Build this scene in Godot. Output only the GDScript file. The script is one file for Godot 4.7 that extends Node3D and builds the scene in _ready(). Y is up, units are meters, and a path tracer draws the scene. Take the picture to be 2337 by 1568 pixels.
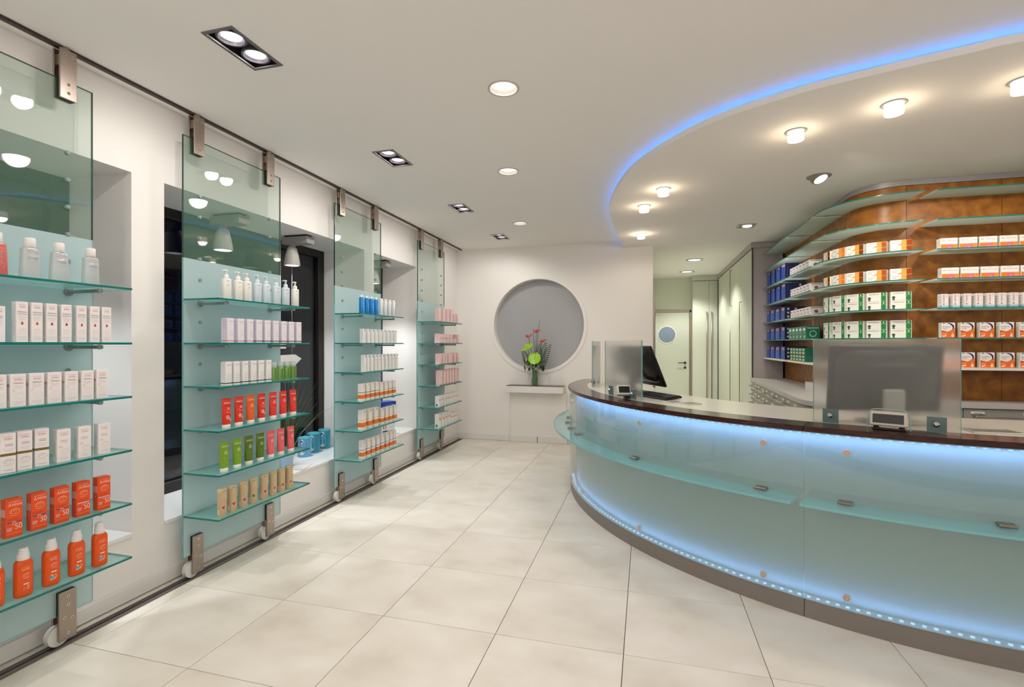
extends Node3D
# A pharmacy sales room: curved glass counter on one side, glass display panels on a rail before the shop windows on the other.

var names := {}
var mats := {}
var T := Transform3D.IDENTITY
var fonts := {}
var glyphs := {}
var rng := RandomNumberGenerator.new()
const CC := Vector2(1.983, -5.296)      # centre of the counter's arc (x, z)
const CEIL := 2.78
const SOFF := 2.70
const ORD := ["first", "second", "third", "fourth", "fifth", "sixth", "seventh", "eighth", "ninth", "tenth"]

func _ready():
	rng.seed = 7
	# ---------- camera
	var cam := Camera3D.new(); cam.name = "camera"; add_child(cam)
	cam.position = Vector3(0, 1.4, 0); cam.rotation.y = 0.26465
	cam.keep_aspect = Camera3D.KEEP_HEIGHT
	cam.fov = rad_to_deg(2.0 * atan(784.0 / 1128.1)); cam.near = 0.05; cam.far = 60.0
	cam.current = true
	# ---------- night outside, exposure
	var env := Environment.new()
	env.background_mode = Environment.BG_COLOR
	env.background_color = Color(0.035, 0.045, 0.10)
	env.tonemap_mode = Environment.TONE_MAPPER_LINEAR
	env.tonemap_exposure = 0.60
	env.sdfgi_enabled = true; env.ssao_enabled = true; env.ssil_enabled = true
	var we := WorldEnvironment.new(); we.name = "world_environment"; we.environment = env; add_child(we)
	# ---------- lamp strengths (the lamps are built with their fittings further down)
	P.down = 0.66; P.round = 0.56; P.cyl = 0.07; P.cyl_down = 0.34; P.niche = 2.6; P.wall = 1.30; P.hall = 5.4; P.led = 0.060; P.cove = 0.085; P.globe = 0.80
	make_materials()
	build_shell()
	build_windows()
	build_ceiling_lights()
	build_counter()
	build_counter_items()
	build_wood_wall()
	build_back_area()
	build_console()
	build_panels()
	build_sill_items()
	build_products()
	build_wall_products()

var P := {}

# ============================================================ geometry helpers
func new_st() -> SurfaceTool:
	var st := SurfaceTool.new(); st.begin(Mesh.PRIMITIVE_TRIANGLES); st.set_smooth_group(-1); return st

func t3(st, a: Vector3, b: Vector3, c: Vector3, o: Vector3):
	if (b - a).cross(c - a).dot(o) > 0.0:
		var k = b; b = c; c = k
	st.add_vertex(T * a); st.add_vertex(T * b); st.add_vertex(T * c)

func q4(st, a: Vector3, b: Vector3, c: Vector3, d: Vector3, o: Vector3):
	if (c - a).cross(d - b).dot(o) > 0.0:
		var k = b; b = d; d = k
	st.add_vertex(T * a); st.add_vertex(T * b); st.add_vertex(T * c)
	st.add_vertex(T * a); st.add_vertex(T * c); st.add_vertex(T * d)

func ax(i: int) -> Vector3:
	return [Vector3.RIGHT, Vector3.UP, Vector3.BACK][i]

# chamfered box
func bx(st, c: Vector3, s: Vector3, b := 0.0, rot := Basis.IDENTITY):
	var T0 := T
	T = T * Transform3D(rot, c)
	var h := s / 2.0
	st.set_smooth_group(-1)
	for k in 3:
		var i := (k + 1) % 3
		var j := (k + 2) % 3
		for g in [-1.0, 1.0]:
			var n: Vector3 = ax(k) * g * h[k]
			var u: Vector3 = ax(i) * (h[i] - b)
			var w: Vector3 = ax(j) * (h[j] - b)
			q4(st, n - u - w, n + u - w, n + u + w, n - u + w, ax(k) * g)
			if b > 0.0:
				for e in [-1.0, 1.0]:
					var p: Vector3 = ax(k) * g * h[k] + ax(i) * e * (h[i] - b)
					var r: Vector3 = ax(k) * g * (h[k] - b) + ax(i) * e * h[i]
					q4(st, p - w, p + w, r + w, r - w, ax(k) * g + ax(i) * e)
	if b > 0.0:
		for x in [-1.0, 1.0]:
			for y in [-1.0, 1.0]:
				for z in [-1.0, 1.0]:
					var f := Vector3(x, y, z)
					t3(st, f * Vector3(h.x, h.y - b, h.z - b), f * Vector3(h.x - b, h.y, h.z - b), f * Vector3(h.x - b, h.y - b, h.z), f)
	T = T0

func box(c: Vector3, s: Vector3, b := 0.0, rot := Basis.IDENTITY) -> SurfaceTool:
	var st := new_st(); bx(st, c, s, b, rot); return st

# prism between two polylines of equal length (x, z), from y0 to y1
func ribbon(st, A: Array, B: Array, y0: float, y1: float, ends := true):
	for i in A.size() - 1:
		var a: Vector2 = A[i]; var a2: Vector2 = A[i + 1]; var b: Vector2 = B[i]; var b2: Vector2 = B[i + 1]
		var ob := Vector3(b.x - a.x, 0, b.y - a.y)
		st.set_smooth_group(1)
		q4(st, v3(b, y0), v3(b2, y0), v3(b2, y1), v3(b, y1), ob)
		st.set_smooth_group(2)
		q4(st, v3(a, y0), v3(a2, y0), v3(a2, y1), v3(a, y1), -ob)
		st.set_smooth_group(-1)
		q4(st, v3(a, y1), v3(a2, y1), v3(b2, y1), v3(b, y1), Vector3.UP)
		q4(st, v3(a, y0), v3(a2, y0), v3(b2, y0), v3(b, y0), Vector3.DOWN)
	if ends:
		var n := A.size() - 1
		var d0: Vector2 = A[0] - A[1]
		var d1: Vector2 = A[n] - A[n - 1]
		q4(st, v3(A[0], y0), v3(B[0], y0), v3(B[0], y1), v3(A[0], y1), Vector3(d0.x, 0, d0.y))
		q4(st, v3(A[n], y0), v3(B[n], y0), v3(B[n], y1), v3(A[n], y1), Vector3(d1.x, 0, d1.y))

func v3(p: Vector2, y: float) -> Vector3:
	return Vector3(p.x, y, p.y)

func arc(R: float, a0: float, a1: float, n: int, c := CC) -> Array:
	var out := []
	for i in n + 1:
		var a := deg_to_rad(lerpf(a0, a1, float(i) / n))
		out.append(c + Vector2(cos(a), sin(a)) * R)
	return out

func arc_band(R0: float, R1: float, y0: float, y1: float, a0: float, a1: float, n := 0, c := CC) -> SurfaceTool:
	var st := new_st()
	if n == 0: n = maxi(4, int(absf(a1 - a0) / 1.5))
	ribbon(st, arc(R0, a0, a1, n, c), arc(R1, a0, a1, n, c), y0, y1); return st

# stack of oval sections [y, rx, rz, (dx, dz)], ends closed; sharp = section numbers where the shading breaks
func loft(st, secs: Array, n := 24, pw := 2.0, sharp := [], axis := Basis.IDENTITY, at := Vector3.ZERO, caps := true):
	var T0 := T
	T = T * Transform3D(axis, at)
	var rings := []
	for s in secs:
		var ring := []
		for i in n:
			var a := TAU * i / n
			var cx := cos(a); var sx := sin(a)
			var p := Vector3(signf(cx) * pow(absf(cx), 2.0 / pw) * s[1], s[0], signf(sx) * pow(absf(sx), 2.0 / pw) * s[2])
			if s.size() > 3: p += Vector3(s[3], 0, s[4])
			ring.append(p)
		rings.append(ring)
	var g := 3
	for k in secs.size() - 1:
		if k in sharp: g += 1
		st.set_smooth_group(g)
		var c0 := Vector3(secs[k][3] if secs[k].size() > 3 else 0.0, 0, secs[k][4] if secs[k].size() > 3 else 0.0)
		var dy: float = secs[k + 1][0] - secs[k][0]
		var dr: float = secs[k + 1][1] - secs[k][1]
		for i in n:
			var j := (i + 1) % n
			var m: Vector3 = (rings[k][i] + rings[k][j] + rings[k + 1][i] + rings[k + 1][j]) / 4.0 - c0
			m.y = 0
			var o := m.normalized() * (1.0 if dy >= 0 else -1.0) * absf(dy) + Vector3.UP * -dr * (1.0 if dy >= 0 else 1.0)
			if absf(dy) < 1e-6: o = Vector3.UP * (-dr)
			q4(st, rings[k][i], rings[k][j], rings[k + 1][j], rings[k + 1][i], o)
	st.set_smooth_group(-1)
	if caps:
		for e in [0, secs.size() - 1]:
			var o := Vector3.DOWN if (e == 0) == (secs[-1][0] >= secs[0][0]) else Vector3.UP
			var c := Vector3(secs[e][3] if secs[e].size() > 3 else 0.0, secs[e][0], secs[e][4] if secs[e].size() > 3 else 0.0)
			for i in n:
				t3(st, c, rings[e][i], rings[e][(i + 1) % n], o)
	T = T0

func lathe(prof: Array, n := 24, sharp := [], axis := Basis.IDENTITY, at := Vector3.ZERO) -> SurfaceTool:
	var st := new_st()
	var secs := []
	for p in prof: secs.append([p[1], p[0], p[0]])
	loft(st, secs, n, 2.0, sharp, axis, at); return st

func tube(st, pts: Array, r: float, n := 8, r2 := -1.0):
	if r2 < 0.0: r2 = r
	var rings := []
	for i in pts.size():
		var d: Vector3 = (pts[mini(i + 1, pts.size() - 1)] - pts[maxi(i - 1, 0)]).normalized()
		var u := d.cross(Vector3.UP if absf(d.y) < 0.9 else Vector3.RIGHT).normalized()
		var w := d.cross(u)
		var rr := lerpf(r, r2, float(i) / maxf(1, pts.size() - 1))
		var ring := []
		for k in n: ring.append(pts[i] + (u * cos(TAU * k / n) + w * sin(TAU * k / n)) * rr)
		rings.append(ring)
	st.set_smooth_group(2)
	for i in pts.size() - 1:
		for k in n:
			var k2 := (k + 1) % n
			q4(st, rings[i][k], rings[i][k2], rings[i + 1][k2], rings[i + 1][k], rings[i][k] + rings[i][k2] - pts[i] * 2.0)
	st.set_smooth_group(-1)
	for e in [0, pts.size() - 1]:
		var d: Vector3 = pts[0] - pts[1] if e == 0 else pts[-1] - pts[-2]
		for k in n: t3(st, pts[e], rings[e][k], rings[e][(k + 1) % n], d)

# flat ring (annulus) with thickness, axis y, centre c
func ring(st, c: Vector3, ri: float, ro: float, h: float, n := 32):
	var A := []; var B := []
	for i in n + 1:
		var a := TAU * i / n
		A.append(Vector2(c.x + cos(a) * ri, c.z + sin(a) * ri)); B.append(Vector2(c.x + cos(a) * ro, c.z + sin(a) * ro))
	ribbon(st, A, B, c.y - h / 2, c.y + h / 2, false)

# ============================================================ object helpers
func numbered(called: String) -> String:
	if not names.has(called):
		names[called] = 0
		return called
	names[called] += 1
	return "%s_%03d" % [called, names[called]]

func mesh_of(src, m: Material) -> ArrayMesh:
	if src is ArrayMesh: return src
	src.generate_normals()
	var me: ArrayMesh = src.commit()
	me.surface_set_material(0, m)
	return me

func obj(called: String, src, m: Material, parent: Node = null) -> MeshInstance3D:
	var o := MeshInstance3D.new()
	o.mesh = mesh_of(src, m)
	if parent == null:
		o.name = numbered(called); add_child(o)
	else:
		o.name = called; parent.add_child(o, true)
	return o

# one mesh of several surfaces: [[SurfaceTool, material], ...]
func obj2(called: String, parts: Array, parent: Node = null) -> MeshInstance3D:
	var me := ArrayMesh.new()
	for p in parts:
		p[0].generate_normals()
		p[0].commit(me)
		me.surface_set_material(me.get_surface_count() - 1, p[1])
	return obj(called, me, null, parent)

func tag(o: Node, label: String, category: String, group := "") -> Node:
	o.set_meta("label", label); o.set_meta("category", category)
	if group != "": o.set_meta("group", group)
	return o

func thing(called: String, label: String, category: String, at := Vector3.ZERO, turn := 0.0, group := "") -> Node3D:
	var o := Node3D.new(); o.name = numbered(called); add_child(o)
	o.position = at; o.rotation.y = turn
	tag(o, label, category, group); return o

func struct(called: String, src, m: Material) -> MeshInstance3D:
	var o := obj(called, src, m); o.set_meta("kind", "structure"); return o

func dup(root: Node3D, at: Vector3, turn: float, label: String) -> Node3D:
	var base: String = root.get_meta("base")
	var r: Node3D = root.duplicate(); r.name = numbered(base); add_child(r)
	r.position = at; r.rotation.y = turn; r.set_meta("label", label)
	return r

var used := {}
# puts a prototype down: the first time itself, then copies
func put(root: Node3D, at: Vector3, turn: float, label: String, group: String) -> Node3D:
	if not used.has(root):
		used[root] = true
		add_child(root)
		root.set_meta("base", root.name)
		root.name = numbered(root.name)
		root.position = at; root.rotation.y = turn; root.set_meta("label", label); root.set_meta("group", group)
		return root
	var r := dup(root, at, turn, label); r.set_meta("group", group); return r

func proto(called: String, category: String) -> Node3D:
	var o := Node3D.new(); o.name = called; o.set_meta("category", category); return o

# ============================================================ materials
func mat(key: String, c: Color, rough := 0.5, metal := 0.0) -> StandardMaterial3D:
	if mats.has(key): return mats[key]
	var m := StandardMaterial3D.new(); m.resource_name = key
	m.albedo_color = c; m.roughness = rough; m.metallic = metal
	mats[key] = m; return m

func paint(c: Color, rough := 0.45) -> StandardMaterial3D:
	return mat("paint_" + c.to_html(), c, rough)

func pane(key: String, c: Color, a: float, rough := 0.02) -> StandardMaterial3D:
	var m := mat(key, Color(c.r, c.g, c.b, a), rough)
	m.transparency = BaseMaterial3D.TRANSPARENCY_ALPHA; m.cull_mode = BaseMaterial3D.CULL_DISABLED
	return m

func frost(key: String, c: Color, a: float, rough: float) -> StandardMaterial3D:
	var m := mat(key, Color(c.r, c.g, c.b, a), rough)
	m.refraction_enabled = true; m.refraction_scale = 0.03
	return m

func glow(key: String, c: Color, e: float) -> StandardMaterial3D:
	var m := mat(key, c, 0.4)
	m.emission_enabled = true; m.emission = c; m.emission_energy_multiplier = e; return m

func noise_tex(freq: float, ramp: Array, seed_: int, oct := 5, size := 512, as_normal := false, strength := 1.0) -> NoiseTexture2D:
	var n := FastNoiseLite.new(); n.noise_type = FastNoiseLite.TYPE_SIMPLEX_SMOOTH; n.frequency = freq; n.seed = seed_
	n.fractal_octaves = oct
	n.domain_warp_enabled = true; n.domain_warp_amplitude = 24.0; n.domain_warp_frequency = freq * 0.8
	var t := NoiseTexture2D.new(); t.width = size; t.height = size; t.seamless = true; t.noise = n
	if as_normal:
		t.as_normal_map = true; t.bump_strength = strength
	elif ramp.size():
		var g := Gradient.new()
		g.offsets = PackedFloat32Array(ramp.map(func(x): return x[0]))
		g.colors = PackedColorArray(ramp.map(func(x): return x[1]))
		t.color_ramp = g
	return t

func world_tex(m: StandardMaterial3D, s: Vector3, off := Vector3.ZERO):
	m.uv1_triplanar = true; m.uv1_world_triplanar = true; m.uv1_scale = s; m.uv1_offset = off

var M := {}
func make_materials():
	M.wall = mat("wall_paint", Color(0.94, 0.925, 0.908), 0.85)
	var wn := noise_tex(0.06, [], 3, 4, 256, true, 1.2)
	M.wall.normal_enabled = true; M.wall.normal_texture = wn; M.wall.normal_scale = 0.12; world_tex(M.wall, Vector3.ONE * 2.2)
	M.ceiling = mat("ceiling_paint", Color(0.95, 0.935, 0.918), 0.9)
	M.hall = mat("hall_paint", Color(0.87, 0.88, 0.82), 0.8)
	M.white = mat("white_lacquer", Color(0.90, 0.89, 0.87), 0.35)
	M.sill = mat("white_sill_stone", Color(0.93, 0.93, 0.92), 0.3)
	# floor tiles: pale limestone, three lots
	var ramp := [[0.0, Color(0.86, 0.825, 0.775)], [0.4, Color(0.905, 0.873, 0.828)], [0.65, Color(0.92, 0.89, 0.85)], [1.0, Color(0.945, 0.92, 0.885)]]
	for k in 3:
		var m := mat("floor_tile_%d" % k, Color(1, 1, 1), 0.42)
		m.albedo_texture = noise_tex(0.006, ramp, 11 + k * 5, 6, 512); m.metallic_specular = 0.4
		world_tex(m, Vector3(0.55, 0.55, 0.8), Vector3(0.31 * k, 0.17 * k, 0.23 * k))
		M["tile%d" % k] = m
	M.grout = mat("grout", Color(0.33, 0.30, 0.28), 0.9)
	# burnished copper-brown plaster of the medicine wall
	var br := [[0.0, Color(0.47, 0.265, 0.075)], [0.35, Color(0.56, 0.335, 0.10)], [0.6, Color(0.62, 0.385, 0.12)], [1.0, Color(0.70, 0.46, 0.17)]]
	M.bronze = mat("bronze_plaster", Color(1, 1, 1), 0.38)
	M.bronze.albedo_texture = noise_tex(0.011, br, 21, 6, 1024); M.bronze.metallic_specular = 0.45
	world_tex(M.bronze, Vector3.ONE * 0.75)
	# dark wood of the counter edge
	var wr := [[0.0, Color(0.13, 0.055, 0.04)], [0.45, Color(0.21, 0.09, 0.065)], [0.7, Color(0.28, 0.13, 0.09)], [1.0, Color(0.36, 0.18, 0.12)]]
	M.wood = mat("dark_wood", Color(1, 1, 1), 0.16)
	M.wood.albedo_texture = noise_tex(0.02, wr, 31, 5, 512); world_tex(M.wood, Vector3(0.8, 9.0, 4.0))
	M.steel = mat("brushed_steel", Color(0.66, 0.60, 0.56), 0.34, 1.0)
	M.chrome = mat("chrome", Color(0.80, 0.79, 0.78), 0.12, 1.0)
	M.alu = mat("grey_aluminium", Color(0.62, 0.61, 0.62), 0.42, 0.35)
	M.track = mat("track_metal", Color(0.46, 0.42, 0.40), 0.45, 0.6)
	M.dark = mat("black_plastic", Color(0.025, 0.025, 0.028), 0.3)
	M.darkgap = mat("dark_gap", Color(0.05, 0.045, 0.045), 0.8)
	M.frame = mat("dark_window_frame", Color(0.10, 0.075, 0.06), 0.4)
	M.kick = mat("kick_plate", Color(0.54, 0.505, 0.48), 0.4, 0.2)
	M.clear = pane("clear_glass", Color(0.42, 0.62, 0.52), 0.16)
	M.winpane = pane("window_glass", Color(0.02, 0.03, 0.05), 0.35)
	M.edge = mat("green_glass_edge", Color(0.02, 0.22, 0.19), 0.12)
	M.edgepale = mat("pale_glass_edge", Color(0.42, 0.66, 0.63), 0.2)
	M.frost = frost("frosted_glass", Color(0.82, 0.915, 0.92), 0.55, 0.5)
	M.shelf = pane("shelf_glass", Color(0.52, 0.74, 0.72), 0.34, 0.06)
	M.shelf_edge = mat("shelf_glass_edge", Color(0.05, 0.45, 0.42), 0.15)
	M.wshelf = pane("wall_shelf_glass", Color(0.82, 0.91, 0.885), 0.45, 0.08)
	M.wshelf.backlight_enabled = true; M.wshelf.backlight = Color(0.94, 1.0, 0.985)
	M.shelf.backlight_enabled = true; M.shelf.backlight = Color(0.45, 0.60, 0.59)
	M.front = pane("counter_front_glass", Color(0.62, 0.74, 0.70), 0.30, 0.04)
	M.back = mat("counter_backing", Color(0.70, 0.74, 0.69), 0.7)
	M.screen = frost("screen_glass", Color(0.98, 0.985, 0.97), 0.07, 0.21)
	M.top = mat("white_worktop", Color(0.86, 0.85, 0.81), 0.22)
	M.greyglass = mat("grey_satin_glass", Color(0.66, 0.66, 0.67), 0.09)
	M.cab = mat("cabinet_grey", Color(0.60, 0.59, 0.565), 0.45)
	M.cabgreen = mat("cabinet_grey_green", Color(0.79, 0.80, 0.75), 0.4)
	M.cabend = mat("cabinet_end_grey", Color(0.70, 0.67, 0.67), 0.5)
	M.seam = mat("dark_seam", Color(0.16, 0.14, 0.13), 0.7)
	M.plug = mat("white_plastic", Color(0.86, 0.85, 0.83), 0.4)
	M.print = mat("print", Color(1, 1, 1), 0.5); M.print.vertex_color_use_as_albedo = true

# ============================================================ shell
func csg(called: String, c: Vector3, s: Vector3, m: Material) -> CSGBox3D:
	var b := CSGBox3D.new(); b.name = called; b.size = s; b.position = c; b.material = m
	add_child(b); b.set_meta("kind", "structure"); return b

func cut_box(host: Node3D, c: Vector3, s: Vector3, m: Material):
	var b := CSGBox3D.new(); b.name = "opening"; b.operation = CSGShape3D.OPERATION_SUBTRACTION
	b.size = s; b.position = c - host.position; b.material = m; host.add_child(b, true)

func cut_cyl(host: Node3D, c: Vector3, r: float, h: float, rot: Vector3, m: Material):
	var b := CSGCylinder3D.new(); b.name = "opening"; b.operation = CSGShape3D.OPERATION_SUBTRACTION
	b.radius = r; b.height = h; b.sides = 64; b.position = c - host.position; b.rotation = rot; b.material = m; host.add_child(b, true)

const DL_Z := [-0.50, -1.910, -3.325, -4.735, -6.13]     # pairs of square downlights
const RD := [[-0.744, -2.57], [-1.065, -3.816], [-1.396, -5.508], [-0.42, -1.25], [-0.1, 0.2]]
const NICHE := [[-0.45, -2.06], [-2.25, -4.37], [-4.55, -5.53]]

func build_shell():
	# floor slab and tiles
	var fl := struct("floor", box(Vector3(0.45, -0.056, -4.6), Vector3(8.0, 0.1, 12.4)), M.grout)
	var tw := 0.6028; var td := 0.588; var x0 := -2.509; var z0 := -1.691
	var shared := {}
	for i in range(-1, 9):
		for j in range(-4, 9 + 6):
			var xa := x0 + i * tw; var xb := xa + tw
			var za := z0 - j * td; var zb := za - td
			if i < 0: xa = -2.71
			if xa > 3.0 or za < -10.2: continue
			var mx := Vector2((xa + xb) / 2, (za + zb) / 2)
			if mx.distance_to(CC) < 1.7 and mx.y > -6.0: continue
			if mx.y < -6.9 and (mx.x < 0.0 or mx.x > 1.5): continue
			if zb < -6.84 and mx.x < 0.0: zb = -6.85
			if za - zb < 0.05: continue
			var key := "%.3f_%.3f" % [xb - xa, za - zb]
			if not shared.has(key):
				shared[key] = []
			var g := 0.0016
			var st := box(Vector3((xa + xb) / 2, -0.005, (za + zb) / 2), Vector3(xb - xa - 2 * g, 0.010, za - zb - 2 * g), 0.0008)
			obj("tile", st, M["tile%d" % ((i * 7 + j * 5 + 100) % 3)], fl)
	# left wall with its three deep window niches
	var wl := csg("wall_left", Vector3(-3.005, 1.4, -2.83), Vector3(0.59, 2.8, 8.3), M.wall)
	for n in NICHE:
		cut_box(wl, Vector3(-3.0, 1.34, (n[0] + n[1]) / 2), Vector3(0.7, 1.99, n[0] - n[1]), M.wall)
	# back wall with the round niche
	var wb := csg("wall_back", Vector3(-1.31, 1.4, -6.985), Vector3(2.80, 2.8, 0.25), M.wall)
	cut_cyl(wb, Vector3(-1.478, 1.664, -6.90), 0.650, 0.24, Vector3(PI / 2, 0, 0), M.wall)
	var rg := new_st(); T = Transform3D(Basis(Vector3.RIGHT, PI / 2), Vector3(-1.478, 1.664, -6.86))
	ring(rg, Vector3(0, 0.003, 0), 0.652, 0.694, 0.014, 96)
	T = Transform3D.IDENTITY
	var nr := obj("niche_ring", rg, M.wall, wb); nr.position = -wb.position
	var dg := lathe([[0.65, 0.0], [0.65, 0.02]], 96, [], Basis(Vector3.RIGHT, PI / 2), Vector3(-1.478, 1.664, -7.0))
	var np := obj("round_pane", dg, M.greyglass, wb); np.position = -wb.position
	var bb := struct("baseboard_back", box(Vector3(-2.295, 0.043, -6.852), Vector3(0.83, 0.082, 0.016), 0.002), M.white)
	var bl := struct("baseboard_left", box(Vector3(-2.702, 0.048, -2.83), Vector3(0.018, 0.074, 8.1), 0.002), M.white)
	# rest of the room behind and beside the camera
	struct("wall_front", box(Vector3(0.45, 1.4, 1.36), Vector3(7.2, 2.8, 0.12)), M.wall)
	struct("wall_right", box(Vector3(3.76, 1.4, -1.7), Vector3(0.12, 2.8, 6.1)), M.wall)
	struct("wall_hall_left", box(Vector3(0.02, 1.4, -8.75), Vector3(0.12, 2.8, 3.3)), M.hall)
	struct("wall_hall_back", box(Vector3(0.7, 1.4, -10.40), Vector3(1.6, 2.8, 0.12)), M.hall)
	# ceiling with holes for the sunk lamps
	var ce := csg("ceiling", Vector3(0.45, CEIL + 0.06, -4.6), Vector3(8.0, 0.12, 12.4), M.ceiling)
	for z in DL_Z: cut_box(ce, Vector3(-1.82, CEIL + 0.02, z), Vector3(0.155, 0.10, 0.30), M.ceiling)
	for p in RD: cut_cyl(ce, Vector3(p[0], CEIL + 0.02, p[1]), 0.078, 0.10, Vector3.ZERO, M.ceiling)
	# lowered ceiling over the counter, its edge a long curve
	var ctl := [Vector2(-0.295, -6.86), Vector2(-0.304, -6.5), Vector2(-0.325, -5.9), Vector2(-0.352, -5.3), Vector2(-0.335, -4.78), Vector2(-0.225, -4.2), Vector2(-0.043, -3.68), Vector2(0.319, -3.17), Vector2(0.728, -2.895), Vector2(1.076, -2.765), Vector2(1.385, -2.675), Vector2(1.58, -2.625), Vector2(2.1, -2.58), Vector2(2.7, -2.62), Vector2(3.7, -2.85)]
	cove = []
	for i in ctl.size() - 1:
		for k in 6:
			var t := k / 6.0
			cove.append(ctl[i].cubic_interpolate(ctl[i + 1], ctl[maxi(i - 1, 0)], ctl[mini(i + 2, ctl.size() - 1)], t))
	cove.append(ctl[-1])
	var lower := PackedVector2Array(cove)
	lower.append(Vector2(3.7, -4.75)); lower.append(Vector2(1.62, -7.1)); lower.append(Vector2(1.62, -10.35)); lower.append(Vector2(0.05, -10.35)); lower.append(Vector2(0.05, -6.86))
	var st := new_st()
	var tri := Geometry2D.triangulate_polygon(lower)
	for i in range(0, tri.size(), 3):
		t3(st, v3(lower[tri[i]], SOFF), v3(lower[tri[i + 1]], SOFF), v3(lower[tri[i + 2]], SOFF), Vector3.DOWN)
		t3(st, v3(lower[tri[i]], SOFF + 0.016), v3(lower[tri[i + 1]], SOFF + 0.016), v3(lower[tri[i + 2]], SOFF + 0.016), Vector3.UP)
	for i in lower.size():
		var a: Vector2 = lower[i]; var b: Vector2 = lower[(i + 1) % lower.size()]
		st.set_smooth_group(5 if i < cove.size() - 1 else -1)
		var mid := (a + b) / 2.0
		var o := Vector2(b.y - a.y, a.x - b.x)
		if Geometry2D.is_point_in_polygon(mid + o.normalized() * 0.01, lower): o = -o
		q4(st, v3(a, SOFF), v3(b, SOFF), v3(b, SOFF + 0.016), v3(a, SOFF + 0.016), v3(o, 0))
	struct("ceiling_lower", st, M.ceiling)
	# upstand that hides the blue cove light
	var inn := []
	for i in cove.size():
		var d: Vector2 = (cove[mini(i + 1, cove.size() - 1)] - cove[maxi(i - 1, 0)]).normalized()
		inn.append(cove[i] + Vector2(-d.y, d.x) * -0.012)
	var up := new_st(); ribbon(up, inn, cove, SOFF + 0.016, SOFF + 0.036)
	struct("trim_1", up, M.ceiling)
	var lamp := thing("cove_light", "blue light strip hidden on top of the lowered ceiling's curved edge", "light strip")
	var li := []; var lo := []
	for i in cove.size():
		var d: Vector2 = (cove[mini(i + 1, cove.size() - 1)] - cove[maxi(i - 1, 0)]).normalized()
		lo.append(cove[i] + Vector2(d.y, -d.x) * 0.085 * side_of(cove, lower)); li.append(cove[i] + Vector2(d.y, -d.x) * 0.097 * side_of(cove, lower))
	var ls := new_st(); ribbon(ls, li, lo, SOFF + 0.0165, SOFF + 0.0225)
	obj("led_strip", ls, glow("cove_blue", Color(0.25, 0.45, 1.0), 0.5), lamp)
	for i in range(0, cove.size() - 3, 3):
		var a: Vector2 = lo[i]; var b: Vector2 = lo[i + 3]
		var l := AreaLight3D.new(); l.name = "cove_area_light"; add_child(l, true)
		l.area_size = Vector2(a.distance_to(b), 0.012); l.light_color = Color(0.36, 0.60, 1.0)
		l.light_energy = P.cove * a.distance_to(b) ; l.area_normalize_energy = true
		var nd := Vector3(lo[i].x - li[i].x, 0, lo[i].y - li[i].y).normalized()
		var m := (a + b) / 2.0
		l.position = Vector3(m.x, SOFF + 0.030, m.y)
		l.look_at_from_position(l.position, l.position + nd * 0.8 + Vector3.UP * 0.6, Vector3.UP)
		l.shadow_enabled = true

var cove := []
func side_of(c: Array, poly: PackedVector2Array) -> float:
	var d: Vector2 = (c[31] - c[29]).normalized()
	return 1.0 if Geometry2D.is_point_in_polygon(c[30] + Vector2(d.y, -d.x) * 0.03, poly) else -1.0

# ============================================================ windows
func build_windows():
	for k in 3:
		var n: Array = NICHE[k]
		var zc: float = (n[0] + n[1]) / 2; var w: float = n[0] - n[1]
		var win := Node3D.new(); win.name = "window_%d" % (k + 1); add_child(win); win.set_meta("kind", "structure")
		win.set_meta("label", ["dark shop window behind the orange sunscreen panel", "dark shop window behind the white pump bottle panel", "dark shop window in the narrow far niche"][k])
		win.position = Vector3(-3.20, 0.345, zc)
		var fr := new_st()
		for s in [-1.0, 1.0]: bx(fr, Vector3(0, 0.995, s * (w / 2 - 0.045)), Vector3(0.06, 1.99, 0.09), 0.004)
		bx(fr, Vector3(0, 0.05, 0), Vector3(0.06, 0.10, w - 0.18), 0.004); bx(fr, Vector3(0, 1.955, 0), Vector3(0.06, 0.07, w - 0.18), 0.004)
		obj("window_frame", fr, M.frame, win)
		obj("pane", box(Vector3(-0.01, 1.01, 0), Vector3(0.008, 1.84, w - 0.18)), M.winpane, win)
		var sl := struct("trim_%d" % (k + 2), box(Vector3(-2.935, 0.3575, zc), Vector3(0.47, 0.025, w - 0.002), 0.003), M.sill)

# ============================================================ lamps
func spot(at: Vector3, dir: Vector3, e: float, ang: float, c := Color(1, 0.985, 0.965), soft := 1.0, size := 0.05) -> SpotLight3D:
	var l := SpotLight3D.new(); l.name = "spot_light"; add_child(l, true)
	var up := Vector3.UP if absf(dir.normalized().y) < 0.98 else Vector3.FORWARD
	l.look_at_from_position(at, at + dir, up)
	l.light_energy = e; l.spot_angle = ang; l.spot_angle_attenuation = soft; l.light_color = c; l.light_size = size
	l.spot_range = 14; l.spot_attenuation = 2; l.shadow_enabled = true; return l

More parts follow.
